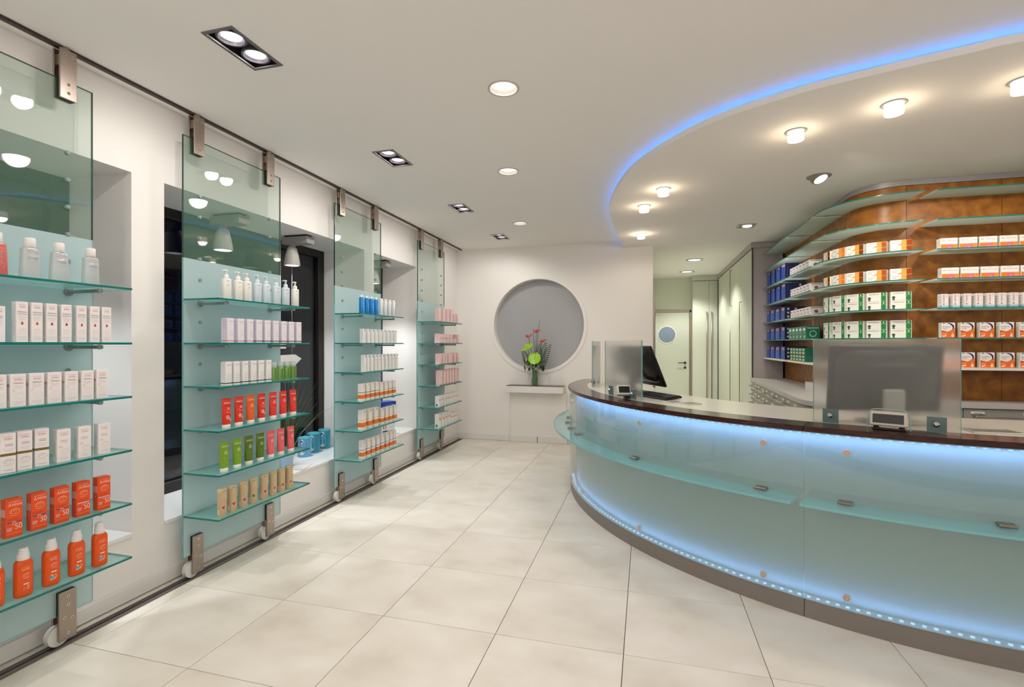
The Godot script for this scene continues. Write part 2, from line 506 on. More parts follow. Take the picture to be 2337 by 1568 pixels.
func build_ceiling_lights():
	var lens_m := glow("cool_lens", Color(1, 0.985, 0.98), 3.0)
	var grey := mat("lamp_grey", Color(0.42, 0.39, 0.42), 0.4, 0.4)
	var darkm := mat("lamp_dark", Color(0.13, 0.115, 0.13), 0.5, 0.2)
	for k in DL_Z.size():
		var z: float = DL_Z[k]
		var t := thing("twin_downlight", "", "ceiling light", Vector3(-1.82, CEIL, z), 0, "twin downlights along the panels")
		t.set_meta("label", ["square twin downlight in the ceiling behind the camera", "large square twin downlight in front of the orange sunscreen panel", "square twin downlight opposite the pump bottle panel", "square twin downlight opposite the blue tube panel", "small square twin downlight beside the far pink carton panel"][k])
		var f := new_st()
		for s in [-1.0, 1.0]:
			bx(f, Vector3(s * 0.0765, -0.002, 0), Vector3(0.016, 0.006, 0.315), 0.001)
			bx(f, Vector3(0, -0.002, s * 0.1495), Vector3(0.137, 0.006, 0.016), 0.001)
		obj("frame", f, mat("lamp_frame", Color(0.50, 0.47, 0.48), 0.35, 0.5), t)
		var h := new_st()
		for s in [-1.0, 1.0]:
			bx(h, Vector3(s * 0.073, 0.034, 0), Vector3(0.004, 0.062, 0.292)); bx(h, Vector3(0, 0.034, s * 0.146), Vector3(0.146, 0.062, 0.004))
		bx(h, Vector3(0, 0.066, 0), Vector3(0.15, 0.004, 0.296))
		obj("housing", h, darkm, t)
		for s in [1.0, -1.0]:
			var r := new_st(); ring(r, Vector3(0, 0.012, s * 0.073), 0.056, 0.064, 0.012, 32)
			obj("lamp_ring", r, grey, t)
			obj("reflector", open_cone(0.042, 0.057, 0.03, Vector3(0, 0.006, s * 0.073)), mat("reflector", Color(0.68, 0.66, 0.72), 0.25, 0.6), t)
			var ln := lathe([[0.045, 0.0], [0.041, -0.005], [0.02, -0.008]], 32, [], Basis.IDENTITY, Vector3(0, 0.022, s * 0.073))
			obj("lens", ln, lens_m, t)
			spot(Vector3(-1.82, CEIL - 0.004, z + s * 0.073), Vector3(-0.16, -1, -0.04), P.down * [0.5, 1.0, 1.0, 0.95, 0.62][k], 87, Color(1, 0.985, 0.965), 0.55, 0.04)
	for k in RD.size():
		var p: Array = RD[k]
		var t := thing("round_downlight", ["large round white downlight above the middle of the tiled aisle", "middle round white downlight of the ceiling row", "small round white downlight near the back wall", "round downlight in the ceiling above the camera", "round downlight in the ceiling behind the camera"][k], "ceiling light", Vector3(p[0], CEIL, p[1]), 0, "round downlights over the aisle")
		var r := new_st(); ring(r, Vector3(0, -0.001, 0), 0.074, 0.086, 0.005, 48); obj("trim_ring", r, mat("ring_white", Color(0.8, 0.77, 0.74), 0.4), t)
		obj("reflector", open_cone(0.066, 0.076, 0.03, Vector3(0, 0.001, 0)), M.white, t)
		obj("diffuser", lathe([[0.072, 0.03], [0.070, 0.022], [0.04, 0.018]], 48), glow("warm_lens", Color(1, 0.975, 0.94), 2.6), t)
		spot(Vector3(p[0], CEIL - 0.003, p[1]), Vector3(0, -1, 0), P.round * [1.0, 1.0, 0.4, 0.5, 0.5][k], 87, Color(1, 0.98, 0.955), 0.45, 0.07)
	# glass cylinder lamps of the lowered ceiling
	var cl := [[1.298, -3.129], [0.886, -3.379], [0.141, -4.343], [-0.017, -4.834], [-0.056, -6.062], [1.80, -3.02], [2.4, -3.1]]
	var cn := ["large glowing glass cylinder lamp above the payment display and wide screen", "glowing glass cylinder lamp above the counter seam", "glowing glass cylinder lamp above the side-on monitor, nearer of a close pair", "glowing glass cylinder lamp behind its close neighbour above the small screens", "farthest small glass cylinder lamp by the back wall", "glass cylinder lamp at the counter's hidden far end", "last glass cylinder lamp of the counter row outside the view"]
	for k in cl.size():
		var p: Array = cl[k]
		var t := thing("cylinder_lamp", cn[k], "ceiling light", Vector3(p[0], SOFF, p[1]), 0, "glass cylinder lamps over the counter")
		var r := new_st(); ring(r, Vector3(0, -0.001, 0), 0.046, 0.058, 0.006, 40); obj("collar", r, M.alu, t)
		var g := lathe([[0.047, -0.002], [0.0445, -0.012], [0.044, -0.03], [0.046, -0.05], [0.044, -0.058], [0.02, -0.061]], 32)
		obj("glass_shade", g, glow("lamp_glass", Color(1, 0.955, 0.88), 2.2), t)
		var l := OmniLight3D.new(); l.name = "lamp_light"; add_child(l, true); l.position = Vector3(p[0], SOFF - 0.047, p[1])
		l.light_energy = P.cyl; l.light_color = Color(1, 0.90, 0.76); l.light_size = 0.03; l.omni_range = 14; l.omni_attenuation = 2; l.shadow_enabled = true
		spot(Vector3(p[0], SOFF - 0.064, p[1]), Vector3(0, -1, 0), P.cyl_down, 88, Color(1, 0.955, 0.90), 0.4, 0.04)
	# swivel eyeball lamps that wash the medicine shelves
	for e in [[Vector3(1.297, SOFF, -4.33 + 0.55), Vector3(0.55, -0.95, -0.85), "swivel eyeball downlight before the curved medicine shelves"], [Vector3(2.35, SOFF, -3.55), Vector3(0.05, -0.85, -0.95), "swivel eyeball downlight before the straight medicine shelves"]]:
		var t := thing("eyeball_downlight", e[2], "ceiling light", e[0], 0, "swivel downlights")
		if e[0].x < 2.0: t.position.z = -4.33
		var r := new_st(); ring(r, Vector3(0, -0.002, 0), 0.072, 0.086, 0.006, 40); obj("trim_ring", r, M.alu, t)
		var tilt := Basis(Vector3(0.78, 0, -0.62).normalized(), deg_to_rad(-28))
		obj("eyeball", lathe([[0.066, 0.02], [0.066, -0.012], [0.058, -0.03], [0.05, -0.032]], 32, [], tilt), mat("eyeball_grey", Color(0.55, 0.51, 0.47), 0.4, 0.3), t)
		obj("lens", lathe([[0.05, -0.031], [0.048, -0.034], [0.02, -0.035]], 28, [], tilt), glow("eye_lens", Color(1, 0.97, 0.92), 2.0), t)
		spot(e[0] + Vector3(0.0, -0.05, -0.0), e[1], P.wall, 55, Color(1, 0.965, 0.91), 0.8, 0.05)
	var sq := thing("square_downlight", "single square downlight beside the tall grey cabinets", "ceiling light", Vector3(1.067, SOFF, -5.94))
	var f := new_st()
	for s in [-1.0, 1.0]:
		bx(f, Vector3(s * 0.08, -0.003, 0), Vector3(0.02, 0.008, 0.18), 0.001); bx(f, Vector3(0, -0.003, s * 0.08), Vector3(0.14, 0.008, 0.02), 0.001)
	obj("frame", f, M.alu, sq)
	obj("reflector", box(Vector3(0, -0.0005, 0), Vector3(0.145, 0.003, 0.145)), mat("lamp_inner", Color(0.35, 0.33, 0.32), 0.3, 0.6), sq)
	obj("lens", lathe([[0.05, -0.002], [0.047, -0.012], [0.02, -0.015]], 28, [], Basis.IDENTITY, Vector3(0.01, 0, 0.0)), glow("sq_lens", Color(1, 0.98, 0.96), 3.0), sq)
	spot(Vector3(1.067, SOFF - 0.02, -5.94), Vector3(0.45, -1, 0.0), P.wall * 0.8, 60, Color(1, 0.97, 0.94), 0.8, 0.05)
	for e in [[0.728, -8.15], [0.714, -9.45]]:
		var t := thing("hall_downlight", "oval-looking hall downlight " + ("nearer the tall cabinets' front" if e[1] > -9 else "just before the porthole door"), "ceiling light", Vector3(e[0], SOFF, e[1]), 0, "hall downlights")
		var r := new_st(); ring(r, Vector3(0, -0.002, 0), 0.10, 0.125, 0.008, 40); obj("trim_ring", r, M.alu, t)
		obj("diffuser", lathe([[0.10, -0.001], [0.09, -0.006], [0.03, -0.008]], 32), glow("hall_lens", Color(0.92, 0.96, 1.0), 1.6), t)
		spot(Vector3(e[0], SOFF - 0.015, e[1]), Vector3(0, -1, 0), P.hall, 60, Color(1.0, 1.0, 0.96), 0.5, 0.09)
	# opal globe pendants in the entrance area behind the camera
	for k in 3:
		var at: Vector3 = [Vector3(-1.3, 2.05, 0.75), Vector3(0.9, 2.05, 0.75), Vector3(2.9, 2.05, -0.6)][k]
		var t := thing("globe_pendant", "opal glass globe pendant in the entrance behind the camera, %s" % ["window side", "middle", "counter side"][k], "pendant light", at, 0, "globe pendants in the entrance")
		var gb := []
		for i in 13: gb.append([sin(PI * i / 12.0) * 0.16 + 0.001, -cos(PI * i / 12.0) * 0.16])
		obj("lamp_globe", lathe(gb, 32), glow("globe_glass", Color(1, 0.985, 0.96), 1.6), t)
		obj("cord", lathe([[0.004, 0.158], [0.004, 0.73]], 8), M.dark, t)
		var l := OmniLight3D.new(); l.name = "lamp_light"; add_child(l, true); l.position = at
		l.light_energy = P.globe; l.light_color = Color(1, 0.985, 0.965); l.light_size = 0.14; l.omni_range = 14; l.omni_attenuation = 2; l.shadow_enabled = true
	# display spots in the window niches: flat ballast box and tapered lamp head
	var ns := [[-2.92, -1.42, "first window niche"], [-2.93, -2.93, "second window niche, nearer lamp"], [-2.93, -3.66, "second window niche, farther lamp"], [-2.93, -5.0, "third window niche"]]
	for e in ns:
		var t := thing("display_spot", "grey display spotlight on the soffit of the " + e[2], "spotlight", Vector3(e[0], 2.335, e[1]), 0, "spotlights in the window niches")
		var gm := mat("spot_grey", Color(0.60, 0.59, 0.585), 0.5)
		obj("ballast_box", box(Vector3(0.01, -0.045, 0), Vector3(0.26, 0.062, 0.10), 0.003), gm, t)
		obj("mount_plate", box(Vector3(0.01, -0.007, 0), Vector3(0.22, 0.014, 0.07)), M.darkgap, t)
		var hd := mat("spot_head", Color(0.74, 0.73, 0.70), 0.4)
		obj("swivel", lathe([[0.030, -0.076], [0.030, -0.105]], 24, [], Basis.IDENTITY, Vector3(-0.05, 0, 0)), gm, t)
		obj("lamp_head", lathe([[0.034, -0.10], [0.040, -0.108], [0.055, -0.17], [0.066, -0.235], [0.066, -0.255], [0.060, -0.256], [0.058, -0.25], [0.02, -0.245]], 32, [4, 5], Basis.IDENTITY, Vector3(-0.05, 0, 0)), hd, t)
		obj("lens", lathe([[0.057, -0.2505], [0.055, -0.2545], [0.02, -0.2555]], 28, [], Basis.IDENTITY, Vector3(-0.05, 0, 0)), glow("spot_lens", Color(1, 1, 1), 3.0), t)
		spot(Vector3(e[0] - 0.05, 2.335 - 0.262, e[1]), Vector3(0.02, -1, 0.0), P.niche, 58, Color(0.97, 0.985, 1.0), 0.7, 0.05)

func open_cone(r1: float, r0: float, h: float, at: Vector3) -> SurfaceTool:
	# cone mantle from r0 at the mouth up to r1, with a wall 1.5 mm thick
	var st := new_st()
	for i in 32:
		var a := TAU * i / 32; var b := TAU * (i + 1) / 32
		var d0 := Vector3(cos(a), 0, sin(a)); var d1 := Vector3(cos(b), 0, sin(b))
		st.set_smooth_group(1)
		q4(st, at + d0 * r0, at + d1 * r0, at + d1 * r1 + Vector3.UP * h, at + d0 * r1 + Vector3.UP * h, -d0 - d1)
		st.set_smooth_group(2)
		q4(st, at + d0 * (r0 + 0.0015), at + d1 * (r0 + 0.0015), at + d1 * (r1 + 0.0015) + Vector3.UP * h, at + d0 * (r1 + 0.0015) + Vector3.UP * h, d0 + d1)
		st.set_smooth_group(-1)
		q4(st, at + d0 * r0, at + d1 * r0, at + d1 * (r0 + 0.0015), at + d0 * (r0 + 0.0015), Vector3.DOWN)
		q4(st, at + d0 * r1 + Vector3.UP * h, at + d1 * r1 + Vector3.UP * h, at + d1 * (r1 + 0.0015) + Vector3.UP * h, at + d0 * (r1 + 0.0015) + Vector3.UP * h, Vector3.UP)
	return st

# ============================================================ counter
const RG := 2.745
func build_counter():
	var t := thing("service_counter", "long curved service counter fronted with pale green glass and a dark wood edge", "counter")
	var seams := [193.0, 159.7, 116.0, 56.0]
	for k in 3:
		var a: float = seams[k] - 0.03; var b: float = seams[k + 1] + 0.03
		obj("kick_plate", arc_band(2.60, 2.737, 0.0, 0.092, a, b), M.kick, t)
		obj("front_glass", arc_band(2.737, RG, 0.096, 0.951, a, b), M.front, t)
	for k in 2:
		var a: float = [193.0, 115.97][k]; var b: float = [116.03, 56.0][k]
		var we := arc_band(2.572, 2.757, 0.953, 0.980, a, b)
		ribbon(we, arc(2.757, a, b, 60), arc(2.7605, a, b, 60), 0.956, 0.9775)
		ribbon(we, arc(2.7605, a, b, 60), arc(2.762, a, b, 60), 0.960, 0.9735)
		obj("wood_edge", we, M.wood, t)
	obj("backing_panel", arc_band(2.655, 2.675, 0.092, 0.953, 193, 56), M.back, t)
	obj("worktop", arc_band(1.95, 2.5715, 0.952, 0.9785, 193, 56), M.top, t)
	obj("staff_panel", arc_band(2.02, 2.05, 0.0, 0.951, 193, 56), M.cab, t)
	obj("end_panel", arc_band(2.05, 2.655, 0.0, 0.951, 193, 192.4), M.cab, t)
	for y in [[0.938, 0.952], [0.0925, 0.099]]:
		obj("led_rail", arc_band(2.690 if y[0] > 0.5 else 2.677, 2.724 if y[0] > 0.5 else 2.734, y[0] + 0.006 if y[0] > 0.5 else y[0], y[1] if y[0] > 0.5 else y[1] - 0.003, 173, 60), M.plug, t)
	# light-emitting diodes, a dot every 4 cm
	var led := box(Vector3.ZERO, Vector3(0.016, 0.007, 0.010), 0.002)
	var lm := glow("led_blue_white", Color(0.66, 0.84, 1.0), 2.6)
	var lme := mesh_of(led, lm)
	for y in [0.9405, 0.100]:
		var a := 172.0
		while a > 95.0:
			var o := obj("led", lme, lm, t)
			var p := CC + Vector2(cos(deg_to_rad(a)), sin(deg_to_rad(a))) * 2.714
			o.position = Vector3(p.x, y, p.y); o.rotation.y = -deg_to_rad(a - 90)
			a -= 0.88
	for y in [0.934, 0.106]:
		var a := 172.0
		while a > 66.0:
			var am := deg_to_rad(a - 1.9)
			var l := AreaLight3D.new(); l.name = "led_area_light"; add_child(l, true)
			l.area_size = Vector2(0.178, 0.014); l.light_color = Color(0.50, 0.66, 1.0); l.light_energy = P.led * (1.0 if y > 0.5 else 0.5); l.shadow_enabled = true
			var p := CC + Vector2(cos(am), sin(am)) * 2.712
			var dn := -1.0 if y > 0.5 else 1.0
			var o := Vector3(p.x, y, p.y)
			l.look_at_from_position(o, o + Vector3(-cos(am) * 0.35, dn, -sin(am) * 0.35), Vector3(cos(am), 0, sin(am)))
			a -= 3.8
	# round fixing discs with six holes
	for y in [0.866, 0.160]:
		for a in [164.4, 155.3, 137.43, 120.0, 112.2, 94.0]:
			var am := deg_to_rad(a)
			var d := new_st(); var hs := new_st()
			var prof := [[0.0175, 0.0], [0.0178, 0.006], [0.0165, 0.0085]]
			for s in [[d, prof]]:
				var secs := []
				for p in prof: secs.append([p[1], p[0], p[0]])
				loft(d, secs, 28)
			for k in 6: loft(hs, [[0.008, 0.0019, 0.0019], [0.0092, 0.0019, 0.0019]], 8, 2.0, [], Basis.IDENTITY, Vector3(cos(TAU * k / 6), 0, sin(TAU * k / 6)) * 0.0088)
			var o := obj2("fixing_disc", [[d, mat("disc", Color(0.84, 0.76, 0.70), 0.35, 0.3)], [hs, M.seam]], t)
			var n := Vector3(cos(am), 0, sin(am))
			o.transform = Transform3D(Basis(n.cross(Vector3.UP), n, Vector3.UP), Vector3(CC.x, y, CC.y) + n * (RG + 0.0005))
	# glass ledge with steel clips
	for s in [[196.0, 116.55], [115.8, 60.0]]:
		var body := arc_band(RG + 0.004, 2.903, 0.611, 0.622, s[0], s[1])
		var ed := arc_band(2.9031, 2.906, 0.611, 0.622, s[0], s[1])
		obj2("glass_ledge", [[body, M.shelf], [ed, mat("ledge_edge", Color(0.50, 0.74, 0.75), 0.15)]], t)
	for a in [177.0, 170.0, 163.5, 157.25, 138.06, 120.16, 112.31, 100.5]:
		var am := deg_to_rad(a)
		var n := Vector3(cos(am), 0, sin(am))
		var st := box(Vector3(0, 0.006, 0), Vector3(0.062, 0.012, 0.044), 0.003)
		bx(st, Vector3(0, -0.017, 0), Vector3(0.056, 0.010, 0.040), 0.003)
		var o := obj("ledge_clip", st, M.steel, t)
		o.transform = Transform3D(Basis(Vector3(-n.z, 0, n.x), Vector3.UP, n), Vector3(CC.x, 0.6225, CC.y) + n * (RG + 0.023))

# ============================================================ things on the counter
func wall_screen(called_label: String, a: Vector2, b: Vector2, pads: Array):
	var d := (b - a); var L := d.length(); var u := d / L
	var t := thing("glass_screen", called_label, "glass screen", Vector3((a.x + b.x) / 2, 0.9812, (a.y + b.y) / 2), atan2(-u.y, u.x))
	obj("frosted_pane", box(Vector3(0, 0.2205, 0), Vector3(L, 0.441, 0.010), 0.001), M.screen, t)
	obj("edge_strip", box(Vector3(-L / 2 - 0.001, 0.2205, 0), Vector3(0.002, 0.441, 0.0098)), M.edgepale, t)
	obj("edge_strip", box(Vector3(L / 2 + 0.001, 0.2205, 0), Vector3(0.002, 0.441, 0.0098)), M.edgepale, t)
	for x in pads:
		obj("clear_pad", box(Vector3(x, 0.038, 0.0065), Vector3(0.072, 0.074, 0.003), 0.0006), mat("screen_pad", Color(0.38, 0.47, 0.47), 0.12), t)
		obj("knob", lathe([[0.006, 0.0], [0.006, 0.010], [0.013, 0.013], [0.0125, 0.020], [0.006, 0.024]], 20, [2], Basis(Vector3.RIGHT, PI / 2), Vector3(x, 0.042, 0.008)), M.chrome, t)
	return t

func monitor(label: String, at: Vector3, turn: float, tilt: float, post: Color):
	# local +z is the screen's back (towards the customers)
	var t := thing("monitor", label, "monitor", at, turn)
	var R := Basis(Vector3.RIGHT, tilt)
	var st := new_st(); bx(st, Vector3(0, 0.235, 0), Vector3(0.56, 0.36, 0.022), 0.006, R)
	obj("screen_housing", st, M.dark, t)
	var bk := new_st(); T = Transform3D(R, Vector3(0, 0.235, 0) * Basis.IDENTITY)
	loft(bk, [[0.0, 0.25, 0.15], [0.02, 0.23, 0.13], [0.045, 0.14, 0.09], [0.05, 0.10, 0.07]], 28, 6.0, [], Basis(Vector3.RIGHT, PI / 2), Vector3(0, 0, 0.011))
	T = Transform3D.IDENTITY
	obj("back_cover", bk, M.dark, t)
	var ds := new_st(); bx(ds, Vector3(0, 0.235, 0) + R * Vector3(0, 0, -0.0118), Vector3(0.52, 0.32, 0.0015), 0.0, R)
	obj("screen", ds, mat("screen_off", Color(0.01, 0.012, 0.016), 0.08), t)
	var p := box(Vector3(0, 0.09, 0.085), Vector3(0.10, 0.18, 0.03), 0.008)
	obj("post", p, paint(post, 0.4), t)
	obj("foot", box(Vector3(0, 0.008, 0.05), Vector3(0.26, 0.016, 0.19), 0.005), paint(post, 0.4), t)
	return t

func build_counter_items():
	wall_screen("narrow-looking frosted glass screen seen edge-on at the counter's far end", Vector2(-0.475, -5.33), Vector2(-0.497, -4.785), [-0.16, 0.16])
	wall_screen("tall frosted glass screen on the counter in front of the small payment display", Vector2(-0.325, -4.18), Vector2(-0.029, -3.74), [-0.165, 0.165])
	wall_screen("wide frosted glass screen with a blurred monitor showing through it", Vector2(0.872, -2.994), Vector2(1.388, -2.715), [-0.215, 0.21])
	monitor("black monitor blurred behind the wide frosted screen", Vector3(1.24, 0.979, -3.10), 0.12, 0.10, Color(0.62, 0.62, 0.60))
	monitor("black monitor seen side-on beside the tall frosted screen", Vector3(-0.03, 0.979, -4.38), -1.10, 0.40, Color(0.03, 0.03, 0.033))
	monitor("black monitor mostly hidden between the two far glass screens", Vector3(-0.25, 0.979, -5.25), -1.35, 0.40, Color(0.03, 0.03, 0.033))
	# keyboard beside the side-on monitor
	var kb := thing("keyboard", "flat black keyboard lying beside the side-on monitor", "keyboard", Vector3(0.085, 0.979, -4.02), -0.95)
	obj("key_bed", box(Vector3(0, 0.012, 0), Vector3(0.40, 0.016, 0.15), 0.004, Basis(Vector3.RIGHT, 0.10)), M.dark, kb)
	var keys := new_st()
	for r in 5:
		for c in 14: bx(keys, Vector3(-0.182 + c * 0.028, 0.0225 - (r - 2) * 0.0026, -0.052 + r * 0.026), Vector3(0.023, 0.006, 0.021), 0.0015, Basis(Vector3.RIGHT, 0.10))
	obj("keys", keys, mat("key_black", Color(0.05, 0.05, 0.055), 0.5), kb).set_meta("kind", "stuff")
	# payment displays
	var d := thing("customer_display", "wide white customer display with a black screen under a bent glass guard", "display", Vector3(1.140, 0.981, -2.798), -0.495)
	obj("case", box(Vector3(0, 0.052, 0), Vector3(0.150, 0.072, 0.035), 0.005, Basis(Vector3.RIGHT, -0.16)), mat("display_case", Color(0.83, 0.79, 0.74), 0.4), d)
	obj("screen", box(Vector3(-0.002, 0.054, 0.0178), Vector3(0.122, 0.044, 0.002), 0.0005, Basis(Vector3.RIGHT, -0.16)), M.dark, d)
	for s in [-1.0, 1.0]: obj("foot", box(Vector3(s * 0.05, 0.008, 0.004), Vector3(0.022, 0.016, 0.026), 0.003), M.dark, d)
	obj("foot_plate", box(Vector3(0, 0.003, 0), Vector3(0.13, 0.006, 0.05), 0.002), M.dark, d)
	var g := new_st()
	var hoop := []
	for i in 13:
		var f := i / 12.0
		var a := PI - f * PI
		hoop.append(Vector3(signf(cos(a)) * pow(absf(cos(a)), 0.35) * 0.083, 0.004 + pow(sin(a), 0.4) * 0.096, 0.012))
	tube(g, hoop, 0.0028, 8)
	obj("guard", g, mat("guard", Color(0.62, 0.70, 0.68), 0.15), d)
	var e := thing("payment_display", "small tilted white payment display with a dark screen before the tall screen", "display", Vector3(-0.165, 0.981, -3.87), 0.30)
	obj("case", box(Vector3(0, 0.058, 0), Vector3(0.108, 0.078, 0.045), 0.006, Basis(Vector3.RIGHT, -0.42)), mat("payment_case", Color(0.85, 0.84, 0.82), 0.4), e)
	obj("screen", box(Vector3(0, 0.058, 0) + Basis(Vector3.RIGHT, -0.42) * Vector3(0, 0.002, 0.0229), Vector3(0.082, 0.052, 0.0014), 0.0004, Basis(Vector3.RIGHT, -0.42)), mat("payment_screen", Color(0.06, 0.085, 0.10), 0.12), e)
	obj("foot", box(Vector3(0.03, 0.010, -0.004), Vector3(0.05, 0.020, 0.06), 0.004), M.dark, e)
	# change trays let into the worktop
	for s in [[Vector3(0.19, 0.979, -3.72), 0.11, 0.10, 0.55, "small change tray on the worktop nearest the side-on monitor"], [Vector3(0.30, 0.979, -3.66), 0.11, 0.10, 0.55, "small change tray on the worktop, second from the side-on monitor"], [Vector3(1.595, 0.979, -2.885), 0.20, 0.13, 0.0, "long grey change tray on the worktop behind the wide screen"]]:
		var tr := thing("change_tray", s[4], "tray", s[0], s[3], "change trays")
		var w: float = s[1]; var h: float = s[2]
		obj("tray_base", box(Vector3(0, 0.001, 0), Vector3(w, 0.002, h)), mat("tray_base", Color(0.45, 0.46, 0.44), 0.3), tr)
		var rim := new_st()
		for k in [-1.0, 1.0]:
			bx(rim, Vector3(k * w / 2, 0.003, 0), Vector3(0.005, 0.006, h + 0.005), 0.001); bx(rim, Vector3(0, 0.003, k * h / 2), Vector3(w, 0.006, 0.005), 0.001)
		obj("rim", rim, M.top, tr)

# ============================================================ wall of medicine shelves
func wpath(off: float, part: String, n := 14) -> Array:
	# pieces of the wall's line, off metres in front of it: a, b straight; c round the corner; r straight
	var c := Vector2(2.0, -4.92)
	match part:
		"a": return [Vector2(1.70 - off, -6.945), Vector2(1.70 - off, -5.915)]
		"b": return [Vector2(1.70 - off, -5.83), Vector2(1.70 - off, -5.055)]
		"c": return [Vector2(1.70 - off, -4.985)] + arc(0.30 + off, 180, 90, n, c) + [Vector2(2.012, -4.62 + off)]
		"r": return [Vector2(2.088, -4.62 + off), Vector2(3.69, -4.62 + off)]
	return []

func build_wood_wall():
	var w := Node3D.new(); w.name = "wall_medicine"; add_child(w); w.set_meta("kind", "structure"); w.set_meta("label", "burnished copper-brown wall that bends round a corner behind the glass shelves")
	var c := Vector2(2.0, -4.92)
	var core := new_st()
	ribbon(core, [Vector2(1.80, -6.95), Vector2(1.80, -4.92)] + arc(0.20, 170, 90, 10, c) + [Vector2(3.7, -4.72)], [Vector2(1.712, -6.95), Vector2(1.712, -4.92)] + arc(0.288, 170, 90, 10, c) + [Vector2(3.7, -4.632)], 0.0, 2.70)
	obj("core", core, M.seam, w)
	var segs := [[Vector2(1, -6.945), Vector2(1, -5.912)], [Vector2(1, -5.908), Vector2(1, -4.985)]]
	for s in segs:
		var st := new_st(); ribbon(st, [Vector2(1.71, s[0].y), Vector2(1.71, s[1].y)], [Vector2(1.70, s[0].y), Vector2(1.70, s[1].y)], 0.90, 2.655); obj("panel", st, M.bronze, w)
	var cu := new_st()
	ribbon(cu, [Vector2(1.71, -4.981)] + arc(0.29, 180, 90, 18, c), [Vector2(1.70, -4.981)] + arc(0.30, 180, 90, 18, c), 0.90, 2.655)
	obj("panel", cu, M.bronze, w)
	for s in [[2.003, 2.62], [2.623, 3.69]]:
		var st := new_st(); ribbon(st, [Vector2(s[0], -4.63), Vector2(s[1], -4.63)], [Vector2(s[0], -4.62), Vector2(s[1], -4.62)], 0.90, 2.655); obj("panel", st, M.bronze, w)
	var tr := new_st()
	ribbon(tr, [Vector2(1.72, -6.945), Vector2(1.72, -4.92)] + arc(0.28, 175, 90, 18, c) + [Vector2(3.69, -4.64)], [Vector2(1.685, -6.945), Vector2(1.685, -4.92)] + arc(0.315, 175, 90, 18, c) + [Vector2(3.69, -4.605)], 2.656, 2.6985)
	obj("top_trim", tr, M.alu, w)
	for i in 7:
		var y := 2.548 - 0.221 * i
		for p in ["a", "b", "c", "r"]:
			var which: String = {"a": "hindmost run of the medicine wall by the cabinets", "b": "middle short run of the medicine wall", "c": "curved corner run of the medicine wall", "r": "straight run of the medicine wall"}[p]
			var at: String = ["topmost, empty", "second from top, empty", "third from top", "fourth from top", "fifth from top", "sixth from top", "lowest"][i]
			var inner := wpath(0.003, p); var outer := wpath(0.25, p)
			if i < 6:
				var body := new_st(); ribbon(body, inner, outer, y - 0.008, y)
				var ed := new_st(); ribbon(ed, wpath(0.2501, p), wpath(0.2525, p), y - 0.008, y)
				tag(obj2("wall_shelf", [[body, M.wshelf], [ed, M.shelf_edge]]), "glass shelf, %s, %s" % [at, which], "shelf", "glass shelves of the medicine wall")
			else:
				var body := new_st(); ribbon(body, inner, outer, y - 0.018, y)
				tag(obj("wall_board", body, M.white), "white board shelf, %s, %s" % [at, which], "shelf", "white boards under the glass shelves")
	# low worktop and drawer units along the wall
	var ctl := [Vector2(1.29, -6.94), Vector2(1.262, -6.39), Vector2(1.238, -5.88), Vector2(1.214, -5.36), Vector2(1.192, -4.87), Vector2(1.172, -4.42), Vector2(1.21, -4.22), Vector2(1.36, -4.14), Vector2(1.62, -4.20), Vector2(1.95, -4.34), Vector2(2.26, -4.38), Vector2(2.80, -4.38), Vector2(3.35, -4.38), Vector2(3.69, -4.38)]
	var back := [Vector2(1.69, -6.94), Vector2(1.69, -6.39), Vector2(1.69, -5.88), Vector2(1.69, -5.36), Vector2(1.69, -4.98), Vector2(1.69, -4.90), Vector2(1.72, -4.78), Vector2(1.80, -4.68), Vector2(1.88, -4.63), Vector2(1.98, -4.612), Vector2(2.26, -4.611), Vector2(2.80, -4.611), Vector2(3.35, -4.611), Vector2(3.69, -4.611)]
	var out := []; var inn := []
	for i in ctl.size() - 1:
		for k in 4:
			out.append((ctl[i] as Vector2).cubic_interpolate(ctl[i + 1], ctl[maxi(i - 1, 0)], ctl[mini(i + 2, ctl.size() - 1)], k / 4.0)); inn.append((back[i] as Vector2).lerp(back[i + 1], k / 4.0))
	out.append(ctl[-1]); inn.append(back[-1])
	var wt := new_st(); ribbon(wt, inn, out, 0.924, 0.962)
	tag(obj("low_worktop", wt, mat("low_worktop", Color(0.74, 0.73, 0.72), 0.4)), "continuous pale grey worktop running along the foot of the medicine wall", "worktop")
	var unit_names := ["drawer unit beside the tall grey cabinet", "second drawer unit from the tall grey cabinet", "third drawer unit from the tall grey cabinet", "fourth drawer unit from the tall grey cabinet", "fifth drawer unit, last before the bend", "bent corner drawer unit hidden behind the wide screen", "bulging corner drawer unit behind the wide screen", "drawer unit behind the wide screen, before the straight run", "tapering drawer unit behind the wide screen", "narrow drawer unit left of the labelled drawers", "labelled drawer unit to the right of the wide screen", "drawer unit next to the picture's edge", "last drawer unit outside the view"]
	for i in 13:
		if i == 6: continue
		var i1: int = i + 2 if i == 5 else i + 1
		var u := thing("drawer_unit", "grey " + unit_names[i], "drawer unit", Vector3.ZERO, 0, "grey drawer units under the worktop")
		var o := []; var n := []
		for k in range(i * 4, i1 * 4 + 1):
			o.append(out[k]); n.append(inn[k])
		var inset := []
		for k in o.size(): inset.append((o[k] as Vector2).move_toward(n[k], 0.03))
		var ca := new_st(); ribbon(ca, n, inset, 0.06, 0.920); obj("carcass", ca, M.darkgap, u)
		var pl := new_st(); ribbon(pl, n, inset, 0.0, 0.058); obj("plinth", pl, M.cab, u)
		var a: Vector2 = o[0]; var b: Vector2 = o[-1]
		var d := (b - a).normalized(); var L := a.distance_to(b)
		var nrm := Vector2(d.y, -d.x)
		if nrm.dot(o[1] - n[1]) < 0: nrm = -nrm
